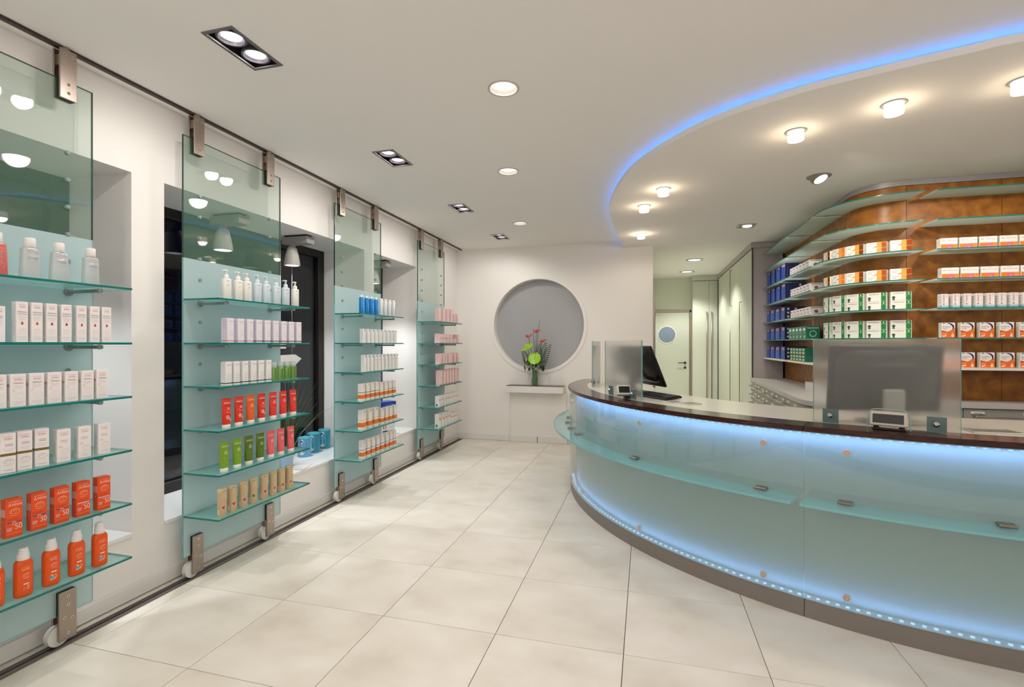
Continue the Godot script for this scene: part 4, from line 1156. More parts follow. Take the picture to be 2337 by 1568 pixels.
# ============================================================ things on the window sills
func build_sill_items():
	# three blue milk-powder tins
	for k in 3:
		var p: Vector3 = [Vector3(-3.01, 0.3705, -3.86), Vector3(-3.04, 0.3705, -4.03), Vector3(-3.06, 0.3705, -4.22)][k]
		var t := thing("powder_tin", ["light blue powder tin on the sill, closest to the grass plant", "teal blue powder tin on the sill, middle of three", "taller teal powder tin on the sill, closest to the niche's far side"][k], "tin", p, PI / 2 - 0.5, "blue powder tins on the window sill")
		var h: float = [0.175, 0.185, 0.185][k]
		obj("tin_body", lathe([[0.056, 0.0], [0.057, 0.003], [0.057, h - 0.012]], 36), mat("tin_blue_%d" % mini(k, 1), [Color(0.42, 0.68, 0.86), Color(0.20, 0.60, 0.70)][mini(k, 1)], 0.3), t)
		obj("lid", lathe([[0.058, h - 0.012], [0.058, h - 0.002], [0.055, h], [0.052, h - 0.003]], 36, [2]), mat("tin_lid", Color(0.30, 0.66, 0.72), 0.35), t)
		var pr := print_on(face_round(0.057, 0.057))
		pr_arc(pr, -0.045, h * 0.52, 0.040, h * 0.40, 0, TAU, 0.04, Color(0.90, 0.90, 0.88), 24)
		pr.lift = 0.0004
		pr_arc(pr, -0.045, h * 0.52, 0.041, h * 0.42, -1.3, 1.3, 0.003, Color(0.08, 0.13, 0.25), 14)
		text(pr, "PRO", -0.045, h * 0.55, 0.022, Color(0.45, 0.70, 0.85))
		pr_disc(pr, -0.052, h * 0.82, 0.014, Color(0.16, 0.36, 0.62), 14, 0.009)
		pr_quad(pr, -0.058, h * 0.22, -0.036, h * 0.225, Color(0.2, 0.25, 0.35))
		lines(pr, 0.006, 0.058, h * 0.80, 0.014, 8, 0.003, Color(0.75, 0.88, 0.93), 0.3)
		obj("print", pr.st, M.print, t)
	# grass in a pot
	var g := thing("potted_grass", "tall green ornamental grass in a pale blue pot in the window", "plant", Vector3(-2.92, 0.3705, -3.50))
	obj("pot", lathe([[0.060, 0.0], [0.075, 0.12], [0.078, 0.125], [0.070, 0.123], [0.066, 0.10]], 32, [2, 3]), mat("pot_blue", Color(0.62, 0.75, 0.85), 0.35), g)
	obj("soil", lathe([[0.066, 0.095], [0.066, 0.105]], 24), mat("soil", Color(0.14, 0.10, 0.08), 0.9), g)
	var r := RandomNumberGenerator.new(); r.seed = 9
	var st := new_st(); var st2 := new_st()
	for i in 130:
		var a := r.randf() * TAU; var lean := r.randf() * 0.30
		var H := r.randf_range(0.32, 0.62)
		var b := Vector3(cos(a) * r.randf() * 0.05, 0.10, sin(a) * r.randf() * 0.05)
		var d := Vector3(cos(a), 0, sin(a)) * lean
		tube(st if i % 4 else st2, [b, b + d * 0.35 + Vector3.UP * H * 0.55, b + d + Vector3.UP * H], 0.0022, 4, 0.0007)
	tube(st2, [Vector3(0.02, 0.10, -0.03), Vector3(0.02, 0.26, -0.20), Vector3(0.03, 0.38, -0.38), Vector3(0.04, 0.43, -0.62)], 0.0022, 5, 0.0008)
	obj("blades", st, mat("grass_dark", Color(0.16, 0.27, 0.10), 0.6), g).set_meta("kind", "stuff")
	obj("dry_blades", st2, mat("grass_pale", Color(0.48, 0.54, 0.36), 0.6), g).set_meta("kind", "stuff")
	# hanging paper arrow and card in the window
	var ar := thing("paper_arrow", "white cardboard arrow hanging on a thread in the dark window", "sign", Vector3(-3.03, 1.262, -3.62))
	var poly := [Vector2(0.30, 0.032), Vector2(-0.14, 0.040), Vector2(-0.225, 0.0), Vector2(-0.14, -0.055), Vector2(0.30, -0.045)]
	var as_ := new_st()
	for i in range(1, 4):
		t3(as_, Vector3(0.002, poly[0].y, poly[0].x), Vector3(0.002, poly[i].y, poly[i].x), Vector3(0.002, poly[i + 1].y, poly[i + 1].x), Vector3.RIGHT)
		t3(as_, Vector3(-0.002, poly[0].y, poly[0].x), Vector3(-0.002, poly[i].y, poly[i].x), Vector3(-0.002, poly[i + 1].y, poly[i + 1].x), Vector3.LEFT)
	for i in 5:
		var a: Vector2 = poly[i]; var b: Vector2 = poly[(i + 1) % 5]
		q4(as_, Vector3(0.002, a.y, a.x), Vector3(0.002, b.y, b.x), Vector3(-0.002, b.y, b.x), Vector3(-0.002, a.y, a.x), Vector3(0, (a.y + b.y), (a.x + b.x) - 0.1))
	obj("card", as_, mat("white_card", Color(0.90, 0.87, 0.84), 0.6), ar)
	var th := new_st()
	for z in [0.05, -0.10]: tube(th, [Vector3(0, 0.034, z), Vector3(0, 1.06, z)], 0.0007, 4)
	obj("thread", th, M.plug, ar)
	var cd := thing("hanging_card", "small white card hanging above the paper arrow in the dark window", "sign", Vector3(-3.03, 1.374, -3.58))
	obj("card", box(Vector3.ZERO, Vector3(0.003, 0.036, 0.13), 0.0004), mat("white_card", Color(0.9, 0.87, 0.84), 0.6), cd)
	obj("thread", box(Vector3(0, 0.49, 0), Vector3(0.0014, 0.95, 0.0014)), M.plug, cd)
	# boxes in the third niche
	var w := thing("display_carton", "white carton with blue lettering standing in the narrow far niche", "box", Vector3(-2.85, 0.3705, -5.02), PI / 2 - 0.35)
	obj("carton_body", box(Vector3(0, 0.145, 0), Vector3(0.19, 0.29, 0.12), 0.001), mat("carton_white", Color(0.88, 0.88, 0.90), 0.45), w)
	var pr2 := print_on(face_front(0.19, 0.12))
	text(pr2, "EI", -0.055, 0.075, 0.045, Color(0.12, 0.14, 0.35), "Droid Sans Bold"); pr_quad(pr2, -0.08, 0.04, -0.01, 0.055, Color(0.15, 0.17, 0.3))
	obj("print", pr2.st, M.print, w)
	var bl := thing("blue_carton", "blue carton lying on top of the white carton in the far niche", "box", Vector3(-2.85, 0.6612, -5.03), PI / 2 - 0.35)
	obj("carton_body", box(Vector3(0, 0.042, 0), Vector3(0.20, 0.084, 0.13), 0.001), mat("carton_blue", Color(0.13, 0.24, 0.62), 0.4), bl)
	obj("label", box(Vector3(0.0, 0.042, 0.0652), Vector3(0.14, 0.05, 0.0006)), mat("carton_blue2", Color(0.20, 0.32, 0.70), 0.4), bl)
	# folded leaflet on the second sill
	tag(obj("leaflet", box(Vector3(-2.80, 0.3735, -3.52), Vector3(0.16, 0.005, 0.22), 0.001, Basis(Vector3.UP, 0.3)), mat("leaflet_white", Color(0.90, 0.88, 0.86), 0.5)), "white leaflet lying flat on the sill beside the grass pot", "leaflet")

# ============================================================ goods on the glass panels
const RED := Color(0.78, 0.34, 0.28)
const INK := Color(0.25, 0.26, 0.32)
const PALE := Color(0.72, 0.66, 0.66)

func row(pr: Node3D, panel: int, shelf: int, zs: Array, back: float, yaw: float, desc: String, group: String, first := 0):
	for i in zs.size():
		var jit := sin(i * 12.9 + shelf * 3.1 + panel) * 0.035
		put(pr, Vector3(-2.385 - back, SY[shelf] + 0.0004, zs[i]), PI / 2 - yaw + jit, "%s, %s from near end, %s of %s" % [desc, ORD[i + first], SNAME[shelf], PNAME[panel]], group)

func seq(z0: float, step: float, n: int) -> Array:
	var o := []
	for i in n: o.append(z0 - step * i)
	return o

func brand_head(f: Dictionary, top: float, w: float, c: Color):
	text(f, "EAU THERMALE", 0, top - 0.0105, 0.0026, c, "Droid Serif", 0, w * 0.66)
	text(f, "Avène", 0, top - 0.0215, 0.0085, c, "Droid Serif", 0, w * 0.52)

func clear_bottle(liquid: Color, a: float) -> Node3D:
	var o := proto("lotion_bottle", "bottle")
	var st := new_st()
	loft(st, [[0.0, 0.031, 0.017], [0.004, 0.033, 0.0185], [0.07, 0.0305, 0.0175], [0.118, 0.0285, 0.017], [0.124, 0.0275, 0.016], [0.128, 0.0165, 0.0125]], 32, 3.6)
	var body := pane("lotion_%s" % liquid.to_html(), liquid, a, 0.12)
	obj("bottle_body", st, body, o)
	obj("cap", lathe([[0.0165, 0.128], [0.0185, 0.130], [0.0185, 0.164], [0.0172, 0.167]], 28), mat("cap_white", Color(0.91, 0.89, 0.88), 0.35), o)
	var f := print_on(func(x, y): return Vector3(x, y, 0.0182 - (y - 0.0) * 0.009))
	text(f, "Avène", 0.005, 0.104, 0.0095, Color(0.80, 0.60, 0.52), "Droid Serif")
	lines(f, -0.018, 0.022, 0.088, 0.006, 2, 0.0022, Color(0.45, 0.50, 0.55), 0.2)
	lines(f, -0.016, 0.020, 0.074, 0.005, 3, 0.0008, Color(0.55, 0.58, 0.60))
	swirl(f, 0.002, 0.042, 0.019, Color(0.72, 0.66, 0.66), 0.0009, 0.95)
	lines(f, -0.018, 0.020, 0.018, 0.005, 2, 0.0008, Color(0.6, 0.6, 0.62))
	obj("print", f.st, M.print, o)
	return o

func pump_bottle(c: Color) -> Node3D:
	var o := proto("pump_bottle", "bottle")
	var st := new_st()
	loft(st, [[0.0, 0.024, 0.018], [0.003, 0.0262, 0.0198], [0.116, 0.0262, 0.0198], [0.121, 0.0245, 0.018], [0.124, 0.014, 0.012]], 32, 2.8)
	obj("bottle_body", st, paint(c, 0.32), o)
	obj("pump_collar", lathe([[0.0135, 0.123], [0.0140, 0.126], [0.0132, 0.143], [0.0095, 0.146]], 24), paint(c, 0.3), o)
	var hd := lathe([[0.0062, 0.145], [0.0055, 0.162], [0.0088, 0.164], [0.0092, 0.171], [0.007, 0.174]], 20)
	tube(hd, [Vector3(0, 0.170, 0), Vector3(-0.020, 0.1705, 0.006), Vector3(-0.031, 0.166, 0.010), Vector3(-0.033, 0.161, 0.0105)], 0.0036, 8, 0.0026)
	obj("pump_head", hd, paint(c, 0.3), o)
	var f := print_on(face_round(0.0262, 0.0200))
	text(f, "CAUDALIE", 0.008, 0.104, 0.0068, Color(0.16, 0.17, 0.20), "Droid Sans", 0, 0.034)
	for k in 9: pr_quad(f, -0.006 + 0.0022 * k + 0.004 * sin(k * 2.1), 0.074 + 0.012 * absf(sin(k * 1.7)), -0.0035 + 0.0022 * k + 0.004 * sin(k * 2.1), 0.0765 + 0.012 * absf(sin(k * 1.7)), Color(0.62, 0.66, 0.48))
	pr_arc(f, 0.006, 0.079, 0.012, 0.010, 0.3, 3.4, 0.0008, Color(0.62, 0.66, 0.50), 10)
	for k in 4: pr_quad(f, 0.020 - 0.016 + 0.004 * (k % 2), 0.046 - 0.008 * k, 0.022, 0.0472 - 0.008 * k, Color(0.38, 0.40, 0.44))
	lines(f, -0.010, 0.020, 0.012, 0.005, 2, 0.0007, Color(0.5, 0.5, 0.52), 0.2)
	obj("print", f.st, M.print, o)
	return o

func squeeze_tube(c: Color, dark: Color, rings: bool) -> Node3D:
	var o := proto("squeeze_tube", "tube")
	var st := new_st()
	loft(st, [[0.024, 0.0235, 0.0185], [0.028, 0.0242, 0.019], [0.075, 0.0252, 0.0155], [0.125, 0.0268, 0.0095], [0.165, 0.0280, 0.0028], [0.168, 0.0280, 0.0012], [0.179, 0.0280, 0.0012]], 32, 2.2, [5])
	obj("tube_body", st, paint(c, 0.3), o)
	obj("cap", lathe([[0.0205, 0.0], [0.0215, 0.002], [0.0222, 0.023], [0.0205, 0.0245]], 32), mat("tube_cap", Color(0.90, 0.89, 0.87), 0.35), o)
	var surf := func(x, y):
		var t: float = clampf((y - 0.028) / 0.138, 0, 1)
		var rx := lerpf(0.0242, 0.028, t); var rz := lerpf(0.0195, 0.0022, pow(t, 1.6))
		var s: float = clampf(x / rx, -0.97, 0.97)
		return Vector3(x, y, rz * sqrt(1 - s * s) + 0.0007)
	var f := print_on(surf)
	var wc := Color(0.95, 0.92, 0.86)
	text(f, "CAUDALIE", 0.003, 0.146, 0.0085, wc, "Droid Sans Bold", 0, 0.040)
	if rings:
		lines(f, -0.004, 0.018, 0.122, 0.0075, 2, 0.0024, wc, 0.3); lines(f, -0.010, 0.022, 0.106, 0.006, 3, 0.0012, wc, 0.3)
		for q in [[-0.001, 0.066, 0.0125], [0.0165, 0.052, 0.010]]:
			for k in 3: pr_arc(f, q[0], q[1], q[2] * (1 - 0.3 * k) * 0.75, q[2] * (1 - 0.3 * k), 0, TAU, 0.0013, wc, 18)
	else:
		for k in 14:
			var a := k * 2.4
			var r := 0.003 + 0.0009 * k
			pr_disc(f, 0.004 + cos(a) * r * 0.8, 0.114 + sin(a) * r, 0.0022, wc.lerp(c, 0.35), 6, 0.003)
		lines(f, -0.006, 0.020, 0.080, 0.010, 1, 0.0022, wc, 0.0, false); lines(f, -0.008, 0.020, 0.068, 0.006, 4, 0.0008, wc.lerp(c, 0.3), 0.3)
	lines(f, -0.006, 0.018, 0.038, 0.004, 2, 0.0008, wc.lerp(c, 0.3), 0.2)
	obj("print", f.st, M.print, o)
	return o

func paper_can(variant: int) -> Node3D:
	var o := proto("paper_can", "can")
	var c := Color(0.80, 0.70, 0.55)
	obj("can_body", lathe([[0.0245, 0.0], [0.025, 0.0015], [0.025, 0.1385]], 32), paint(c, 0.5), o)
	obj("lid", lathe([[0.0254, 0.1390], [0.0254, 0.1555], [0.0243, 0.157]], 32), paint(Color(0.84, 0.75, 0.60), 0.5), o)
	var f := print_on(face_round(0.025, 0.025))
	var f2 := print_on(face_round(0.0254, 0.0254)); f2.st = f.st
	text(f2, "CAUDALIE", 0.004, 0.1445, 0.0062, Color(0.30, 0.27, 0.25), "Droid Sans", 0, 0.032)
	for k in 12: pr_arc(f, 0.002 + 0.012 * sin(k * 2.3), 0.085 + 0.016 * cos(k * 1.7), 0.005, 0.004, k, k + 2.2, 0.0006, Color(0.52, 0.46, 0.42), 6)
	var r: Color = [Color(0.80, 0.10, 0.12), Color(0.82, 0.36, 0.34), Color(0.35, 0.38, 0.12)][variant]
	for q in [[-0.003, 0.0], [0.003, 0.003], [0.001, -0.005]]: pr_disc(f, q[0] + (0.0 if variant < 2 else -0.006), 0.052 + q[1], 0.0045, r, 10, 0.005)
	lines(f, -0.006, 0.014, 0.024, 0.004, 3, 0.0007, Color(0.55, 0.47, 0.40), 0.3)
	pr_quad(f, -0.032, 0.012, -0.024, 0.040, Color(0.90, 0.88, 0.85), 2)
	obj("print", f.st, M.print, o)
	return o

func spray_bottle(num: String, motif: bool) -> Node3D:
	var o := proto("spray_bottle", "bottle")
	var st := new_st()
	loft(st, [[0.0, 0.024, 0.0165], [0.004, 0.0285, 0.020], [0.010, 0.0295, 0.021], [0.125, 0.0295, 0.021], [0.138, 0.0275, 0.020], [0.146, 0.021, 0.0175], [0.148, 0.017, 0.016]], 32, 2.5)
	obj("bottle_body", st, paint(Color(0.90, 0.33, 0.045), 0.34), o)
	obj("spray_cap", lathe([[0.0195, 0.147], [0.0200, 0.149], [0.0196, 0.168], [0.0185, 0.1695], [0.0170, 0.1715], [0.0168, 0.180], [0.0155, 0.1815], [0.0150, 0.192], [0.0135, 0.194]], 32, [3, 4, 6]), mat("cap_white", Color(0.91, 0.89, 0.88), 0.35), o)
	var f := print_on(face_round(0.0295, 0.0212))
	var wc := Color(0.96, 0.80, 0.68)
	text(f, "EAU THERMALE", 0.002, 0.1185, 0.0025, wc, "Droid Serif", 0, 0.028); text(f, "Avène", 0.003, 0.107, 0.0095, wc, "Droid Serif")
	swirl(f, 0.002, 0.085, 0.0145, wc, 0.0009, 0.78)
	if motif:
		pr_quad(f, -0.019, 0.057, 0.022, 0.0615, Color(0.92, 0.88, 0.92), 3)
		pr_disc(f, -0.008, 0.041, 0.008, Color(0.93, 0.78, 0.30), 12); pr_arc(f, -0.006, 0.036, 0.016, 0.010, 3.3, 6.0, 0.004, Color(0.93, 0.84, 0.38), 10)
		f.lift = 0.0003
		pr_disc(f, -0.010, 0.040, 0.005, Color(0.40, 0.55, 0.78), 10); pr_disc(f, -0.004, 0.034, 0.006, Color(0.42, 0.62, 0.85), 10)
		f.lift = 0.0
		text(f, num, 0.013, 0.034, 0.013, wc)
	else:
		lines(f, -0.018, 0.018, 0.061, 0.006, 1, 0.003, Color(0.72, 0.14, 0.03), 0.0, false)
		pr_quad(f, -0.018, 0.051, 0.022, 0.0545, Color(0.95, 0.90, 0.85), 3)
		text(f, num, 0.012, 0.031, 0.016, wc); lines(f, -0.018, -0.002, 0.040, 0.005, 3, 0.0022, Color(0.86, 0.66, 0.66), 0.2, false)
	lines(f, -0.018, 0.020, 0.020, 0.006, 2, 0.0012, Color(0.72, 0.14, 0.03), 0.1, false)
	obj("print", f.st, M.print, o)
	return o

func round_bottle(c: Color, label: Color) -> Node3D:
	var o := proto("gel_bottle", "bottle")
	var st := new_st(); loft(st, [[0.0, 0.017, 0.017], [0.003, 0.019, 0.019], [0.136, 0.019, 0.019], [0.142, 0.015, 0.015]], 24, 2.6)
	obj("bottle_body", st, paint(c, 0.3), o)
	obj("cap", lathe([[0.0145, 0.142], [0.015, 0.143], [0.015, 0.158], [0.0135, 0.160]], 24), mat("cap_white", Color(0.91, 0.89, 0.88), 0.35), o)
	var f := print_on(face_round(0.019, 0.0193))
	if c.b > 0.7 and c.r < 0.4:
		for k in 3: pr_quad(f, -0.010 + 0.003 * k, 0.040 + 0.022 * k, 0.013, 0.045 + 0.022 * k, Color(0.85, 0.92, 0.96), 2)
	else:
		pr_quad(f, 0.002, 0.100, 0.011, 0.122, Color(0.12, 0.45, 0.68), 2); pr_quad(f, 0.0, 0.010, 0.014, 0.094, label, 2)
	obj("print", f.st, M.print, o)
	return o

func green_bottle() -> Node3D:
	var o := proto("oil_bottle", "bottle")
	var st := new_st(); loft(st, [[0.0, 0.021, 0.021], [0.003, 0.0225, 0.0225], [0.086, 0.0225, 0.0225], [0.089, 0.020, 0.020]], 24, 3.5)
	obj("bottle_body", st, pane("green_lotion", Color(0.50, 0.68, 0.30), 0.62, 0.1), o)
	var cp := new_st(); loft(cp, [[0.089, 0.019, 0.019], [0.091, 0.0205, 0.0205], [0.120, 0.0205, 0.0205], [0.1225, 0.019, 0.019]], 24, 3.5)
	obj("cap", cp, pane("clear_cap", Color(0.78, 0.84, 0.80), 0.6, 0.1), o)
	var f := print_on(face_round(0.0225, 0.0232))
	for k in 7: pr_quad(f, -0.010 + 0.004 * (k % 3), 0.078 - 0.009 * k, 0.006 + 0.003 * (k % 2), 0.0815 - 0.009 * k, Color(0.15, 0.26, 0.13), 2)
	pr_quad(f, -0.0125, 0.02, -0.0108, 0.082, Color(0.15, 0.26, 0.13))
	obj("print", f.st, M.print, o)
	return o

func build_products():
	var wht := Color(0.93, 0.90, 0.895)
	# ---- first panel: thermal-water skin care
	var g := "clear lotion bottles"
	row(clear_bottle(Color(0.86, 0.42, 0.38), 0.82), 0, 0, [-1.325], 0.045, 0.10, "salmon-pink lotion bottle", "lotion bottles with white caps")
	var cb := clear_bottle(Color(0.80, 0.82, 0.82), 0.62)
	row(cb, 0, 0, [-1.434, -1.538, -1.663], 0.045, 0.08, "clear lotion bottle", "lotion bottles with white caps", 1)
	var drop := carton("skincare_carton", 0.038, 0.160, 0.028, wht, func(f, l):
		brand_head(f, 0.158, 0.038, Color(0.80, 0.52, 0.46))
		text(f, "Hydrance", 0, 0.118, 0.0058, INK, "Droid Serif", 0, 0.030); lines(f, -0.016, 0.016, 0.112, 0.005, 1, 0.0016, Color(0.45, 0.45, 0.5), 0.0); lines(f, -0.015, 0.015, 0.104, 0.0048, 4, 0.0008, PALE)
		pr_disc(f, 0, 0.074, 0.0048, RED, 14); pr_tri(f, Vector2(-0.0045, 0.0755), Vector2(0.0045, 0.0755), Vector2(0, 0.084), RED)
		swirl(f, 0, 0.044, 0.0145, Color(0.80, 0.74, 0.74), 0.0006, 0.75); lines(f, -0.015, 0.015, 0.022, 0.005, 3, 0.0007, PALE)
		lines(l, -0.010, 0.010, 0.145, 0.0055, 22, 0.0012, Color(0.76, 0.74, 0.75), 0.3))
	row(carton("skincare_carton", 0.045, 0.138, 0.028, wht, func(f, l):
		brand_head(f, 0.136, 0.045, RED); lines(f, -0.018, 0.018, 0.100, 0.006, 2, 0.002, Color(0.2, 0.55, 0.62)); lines(f, -0.016, 0.016, 0.085, 0.006, 4, 0.001, PALE)), 0, 1, [-1.308], 0.016, -0.05, "shorter white skincare carton", "white skincare cartons")
	row(drop, 0, 1, [-1.384, -1.434, -1.486, -1.540, -1.599, -1.653, -1.703], 0.016, 0.02, "tall carton with drop", "white cartons with a drop mark", 1)
	var tol := carton("skincare_carton", 0.050, 0.128, 0.030, wht, func(f, l):
		brand_head(f, 0.124, 0.050, Color(0.82, 0.50, 0.42)); text(f, "Tolérance", 0, 0.0895, 0.0062, INK, "Droid Serif", 0, 0.032); lines(f, -0.018, 0.018, 0.082, 0.0045, 3, 0.0007, PALE)
		pr_arc(f, -0.016, 0.064, 0.004, 0.004, 0, 2.6, 0.0008, INK, 8); lines(f, -0.020, -0.010, 0.060, 0.003, 1, 0.0007, INK, 0.0); swirl(f, 0.002, 0.042, 0.0185, Color(0.84, 0.78, 0.78), 0.0006, 0.78); lines(f, -0.019, 0.019, 0.018, 0.0045, 3, 0.0007, PALE)
		pr_quad(l, -0.010, 0.078, 0.010, 0.090, Color(0.85, 0.66, 0.62)); lines(l, -0.010, 0.010, 0.074, 0.005, 10, 0.001, Color(0.66, 0.63, 0.65)))
	row(tol, 0, 2, [-1.310, -1.372, -1.434, -1.497, -1.560, -1.623, -1.685], 0.018, 0.04, "squat white skincare carton", "squat white skincare cartons")
	var band := carton("skincare_carton", 0.045, 0.154, 0.040, wht, func(f, l):
		brand_head(f, 0.150, 0.045, RED); lines(f, -0.014, 0.018, 0.112, 0.006, 2, 0.0018, Color(0.5, 0.48, 0.52)); lines(f, -0.017, 0.019, 0.094, 0.005, 3, 0.0007, PALE)
		for k in 2: pr_quad([f, l][k], [-0.0224, -0.0199][k], 0.066, [0.0224, 0.0199][k], 0.076, Color(0.45, 0.38, 0.16))
		swirl(f, 0.001, 0.042, 0.017, Color(0.52, 0.48, 0.50), 0.0007, 0.80); lines(f, -0.016, 0.018, 0.012, 0.004, 1, 0.001, Color(0.4, 0.4, 0.42)); lines(l, -0.015, 0.012, 0.142, 0.006, 8, 0.0008, Color(0.70, 0.68, 0.70)))
	row(band, 0, 3, [-1.347, -1.401, -1.459], 0.028, 0.22, "gold-banded skincare carton", "gold-banded skincare cartons")
	var plain := carton("skincare_carton", 0.048, 0.138, 0.036, wht, func(f, l):
		brand_head(f, 0.134, 0.048, Color(0.82, 0.52, 0.46)); lines(f, -0.020, 0.020, 0.092, 0.005, 2, 0.001, Color(0.4, 0.4, 0.48), 0.4); lines(f, -0.018, 0.018, 0.082, 0.005, 1, 0.0007, PALE); lines(f, -0.019, -0.003, 0.068, 0.005, 2, 0.0018, Color(0.78, 0.72, 0.72), 0.1, false)
		swirl(f, 0.004, 0.044, 0.017, Color(0.80, 0.70, 0.68), 0.0007, 0.85); lines(f, -0.018, 0.018, 0.018, 0.006, 2, 0.0008, PALE); lines(l, -0.014, 0.012, 0.085, 0.006, 11, 0.0012, Color(0.68, 0.66, 0.68), 0.4))
	row(plain, 0, 3, [-1.535, -1.616, -1.698], 0.025, 0.13, "plain white skincare carton", "plain white skincare cartons", 3)
	var org := Color(0.90, 0.30, 0.055)
	var suns := []
	for v in [["50", Color(0.10, 0.30, 0.52)], ["30", Color(0.10, 0.30, 0.52)], ["50", Color(0.82, 0.74, 0.84)]]:
		suns.append(carton("sunscreen_carton", 0.052, 0.149, 0.034, org, func(f, l):
			var wc := Color(0.97, 0.88, 0.82)
			text(f, "EAU THERMALE", 0.002, 0.136, 0.003, wc, "Droid Serif", 0, 0.036); text(f, "Avène", 0.003, 0.122, 0.0105, wc, "Droid Serif"); swirl(f, 0.001, 0.099, 0.018, Color(0.98, 0.78, 0.62), 0.0011, 0.82)
			lines(f, -0.022, 0.018, 0.073, 0.0045, 2, 0.001, Color(0.70, 0.16, 0.05), 0.1, false); pr_quad(f, -0.022, 0.0565, 0.022, 0.0605, v[1]); f.lift = 0.0003; pr_quad(f, -0.007, 0.0573, 0.006, 0.0597, Color(0.75, 0.85, 0.92)); f.lift = 0.0
			text(f, v[0], 0.0135, 0.030, 0.021, wc, "Droid Sans", 0, 0.021); text(f, "SPF", -0.003, 0.048, 0.0035, wc); lines(f, -0.022, -0.005, 0.038, 0.0048, 3, 0.0026, Color(0.88, 0.68, 0.68), 0.15, false); lines(f, -0.022, 0.022, 0.016, 0.004, 1, 0.0012, Color(0.97, 0.66, 0.45), 0.0)
			pr_quad(l, -0.0168, 0.082, 0.0168, 0.112, Color(0.90, 0.62, 0.58)); lines(l, -0.004, 0.006, 0.066, 0.005, 1, 0.003, Color(0.95, 0.75, 0.70))))
	var so := [0, 1, 0, 2, 2]; var sz := [-1.360, -1.443, -1.524, -1.607, -1.693]
	for i in 5:
		put(suns[so[i]], Vector3(-2.405, SY[4] + 0.0004, sz[i]), PI / 2 - 0.10, "orange sunscreen carton marked %s, %s from near end, fifth shelf of orange sunscreen panel" % [["50", "30", "50", "50", "50"][i], ORD[i]], "orange sunscreen cartons")
	var sp1 := spray_bottle("30", false); var sp2 := spray_bottle("50", true)
	for i in 5:
		put(sp1 if i < 2 else sp2, Vector3(-2.41, SY[5] + 0.0004, [-1.308, -1.400, -1.496, -1.592, -1.687][i]), PI / 2 - 0.12, "orange sunscreen spray bottle%s, %s from near end, bottom shelf of orange sunscreen panel" % ["" if i < 2 else " with picture", ORD[i]], "orange sunscreen spray bottles")
	# ---- second panel: body care
	var pw := pump_bottle(Color(0.90, 0.885, 0.86)); var pb := pump_bottle(Color(0.80, 0.84, 0.87))
	for i in 8:
		put(pw if i in [0, 1, 2, 7] else pb, Vector3(-2.405, SY[0] + 0.0004, [-2.389, -2.476, -2.546, -2.631, -2.705, -2.796, -2.889, -2.984][i]), PI / 2 - 0.18 + 0.08 * sin(i * 3.0), "%s pump bottle, %s from near end, top shelf of pump bottle panel" % ["creamy white" if i in [0, 1, 2, 7] else "bluish white", ORD[i]], "white pump bottles")
	var lil := Color(0.87, 0.83, 0.885)
	var lils := []
	for c in [Color(0.86, 0.50, 0.52), Color(0.42, 0.10, 0.18)]:
		lils.append(carton("bodycare_carton", 0.048, 0.146, 0.046, lil, func(f, l):
			pr_quad(f, -0.0238, 0.0, 0.0238, 0.1455, Color(0.90, 0.87, 0.89)); f.lift = 0.0003
			text(f, "CAUDALIE", 0.004, 0.124, 0.0055, Color(0.45, 0.44, 0.48), "Droid Sans", 0, 0.036); pr_arc(f, 0.004, 0.102, 0.013, 0.013, 0.2, 4.2, 0.0006, Color(0.66, 0.60, 0.64), 12)
			for k in 3: pr_quad(f, -0.004, 0.070 - 0.014 * k, 0.020, 0.0712 - 0.014 * k, Color(0.55, 0.52, 0.56))
			pr_quad(f, -0.0239, 0.008, 0.0239, 0.0135, c); pr_quad(l, -0.0229, 0.008, 0.0229, 0.0135, c); lines(l, -0.018, 0.016, 0.135, 0.006, 9, 0.0009, Color(0.70, 0.66, 0.72), 0.3); f.lift = 0.0))
	for i in 9:
		put(lils[0 if i < 3 else 1], Vector3(-2.408, SY[1] + 0.0004, [-2.401, -2.480, -2.553, -2.628, -2.701, -2.777, -2.853, -2.927, -3.002][i]), PI / 2 - 0.02, "lilac carton with %s stripe, %s from near end, second shelf of pump bottle panel" % ["salmon" if i < 3 else "wine-red", ORD[i]], "lilac body-care cartons")
	var whb := carton("bodycare_carton", 0.045, 0.140, 0.038, Color(0.91, 0.895, 0.89), func(f, l):
		text(f, "CAUDALIE", 0.002, 0.118, 0.0055, Color(0.45, 0.45, 0.45), "Droid Sans", 0, 0.034)
		for k in 4: pr_quad(f, -0.012 + 0.004 * (k % 2), 0.066 - 0.013 * k, 0.019, 0.0672 - 0.013 * k, Color(0.6, 0.6, 0.6))
		pr_quad(f, -0.0224, 0.010, 0.0224, 0.0155, Color(0.16, 0.17, 0.15)); pr_quad(l, -0.0189, 0.010, 0.0189, 0.0155, Color(0.16, 0.17, 0.15)); lines(l, -0.014, 0.013, 0.128, 0.006, 16, 0.0008, Color(0.7, 0.68, 0.68), 0.3))
	row(whb, 1, 2, [-2.391, -2.452, -2.518, -2.586, -2.650, -2.715], 0.022, 0.02, "white carton, black stripe", "white body-care cartons with a black stripe")
	row(green_bottle(), 1, 2, [-2.775, -2.838, -2.900, -2.962], 0.024, 0.1, "pale green oil bottle", "pale green oil bottles", 6)
	var tubes := [[Color(0.85, 0.16, 0.05), true, "red squeeze tube"], [Color(0.90, 0.36, 0.07), false, "orange squeeze tube"], [Color(0.88, 0.20, 0.16), false, "coral-red squeeze tube"], [Color(0.46, 0.62, 0.12), false, "light green squeeze tube"], [Color(0.34, 0.44, 0.06), false, "olive green squeeze tube"], [Color(0.90, 0.38, 0.40), false, "pink squeeze tube"]]
	var tp := []
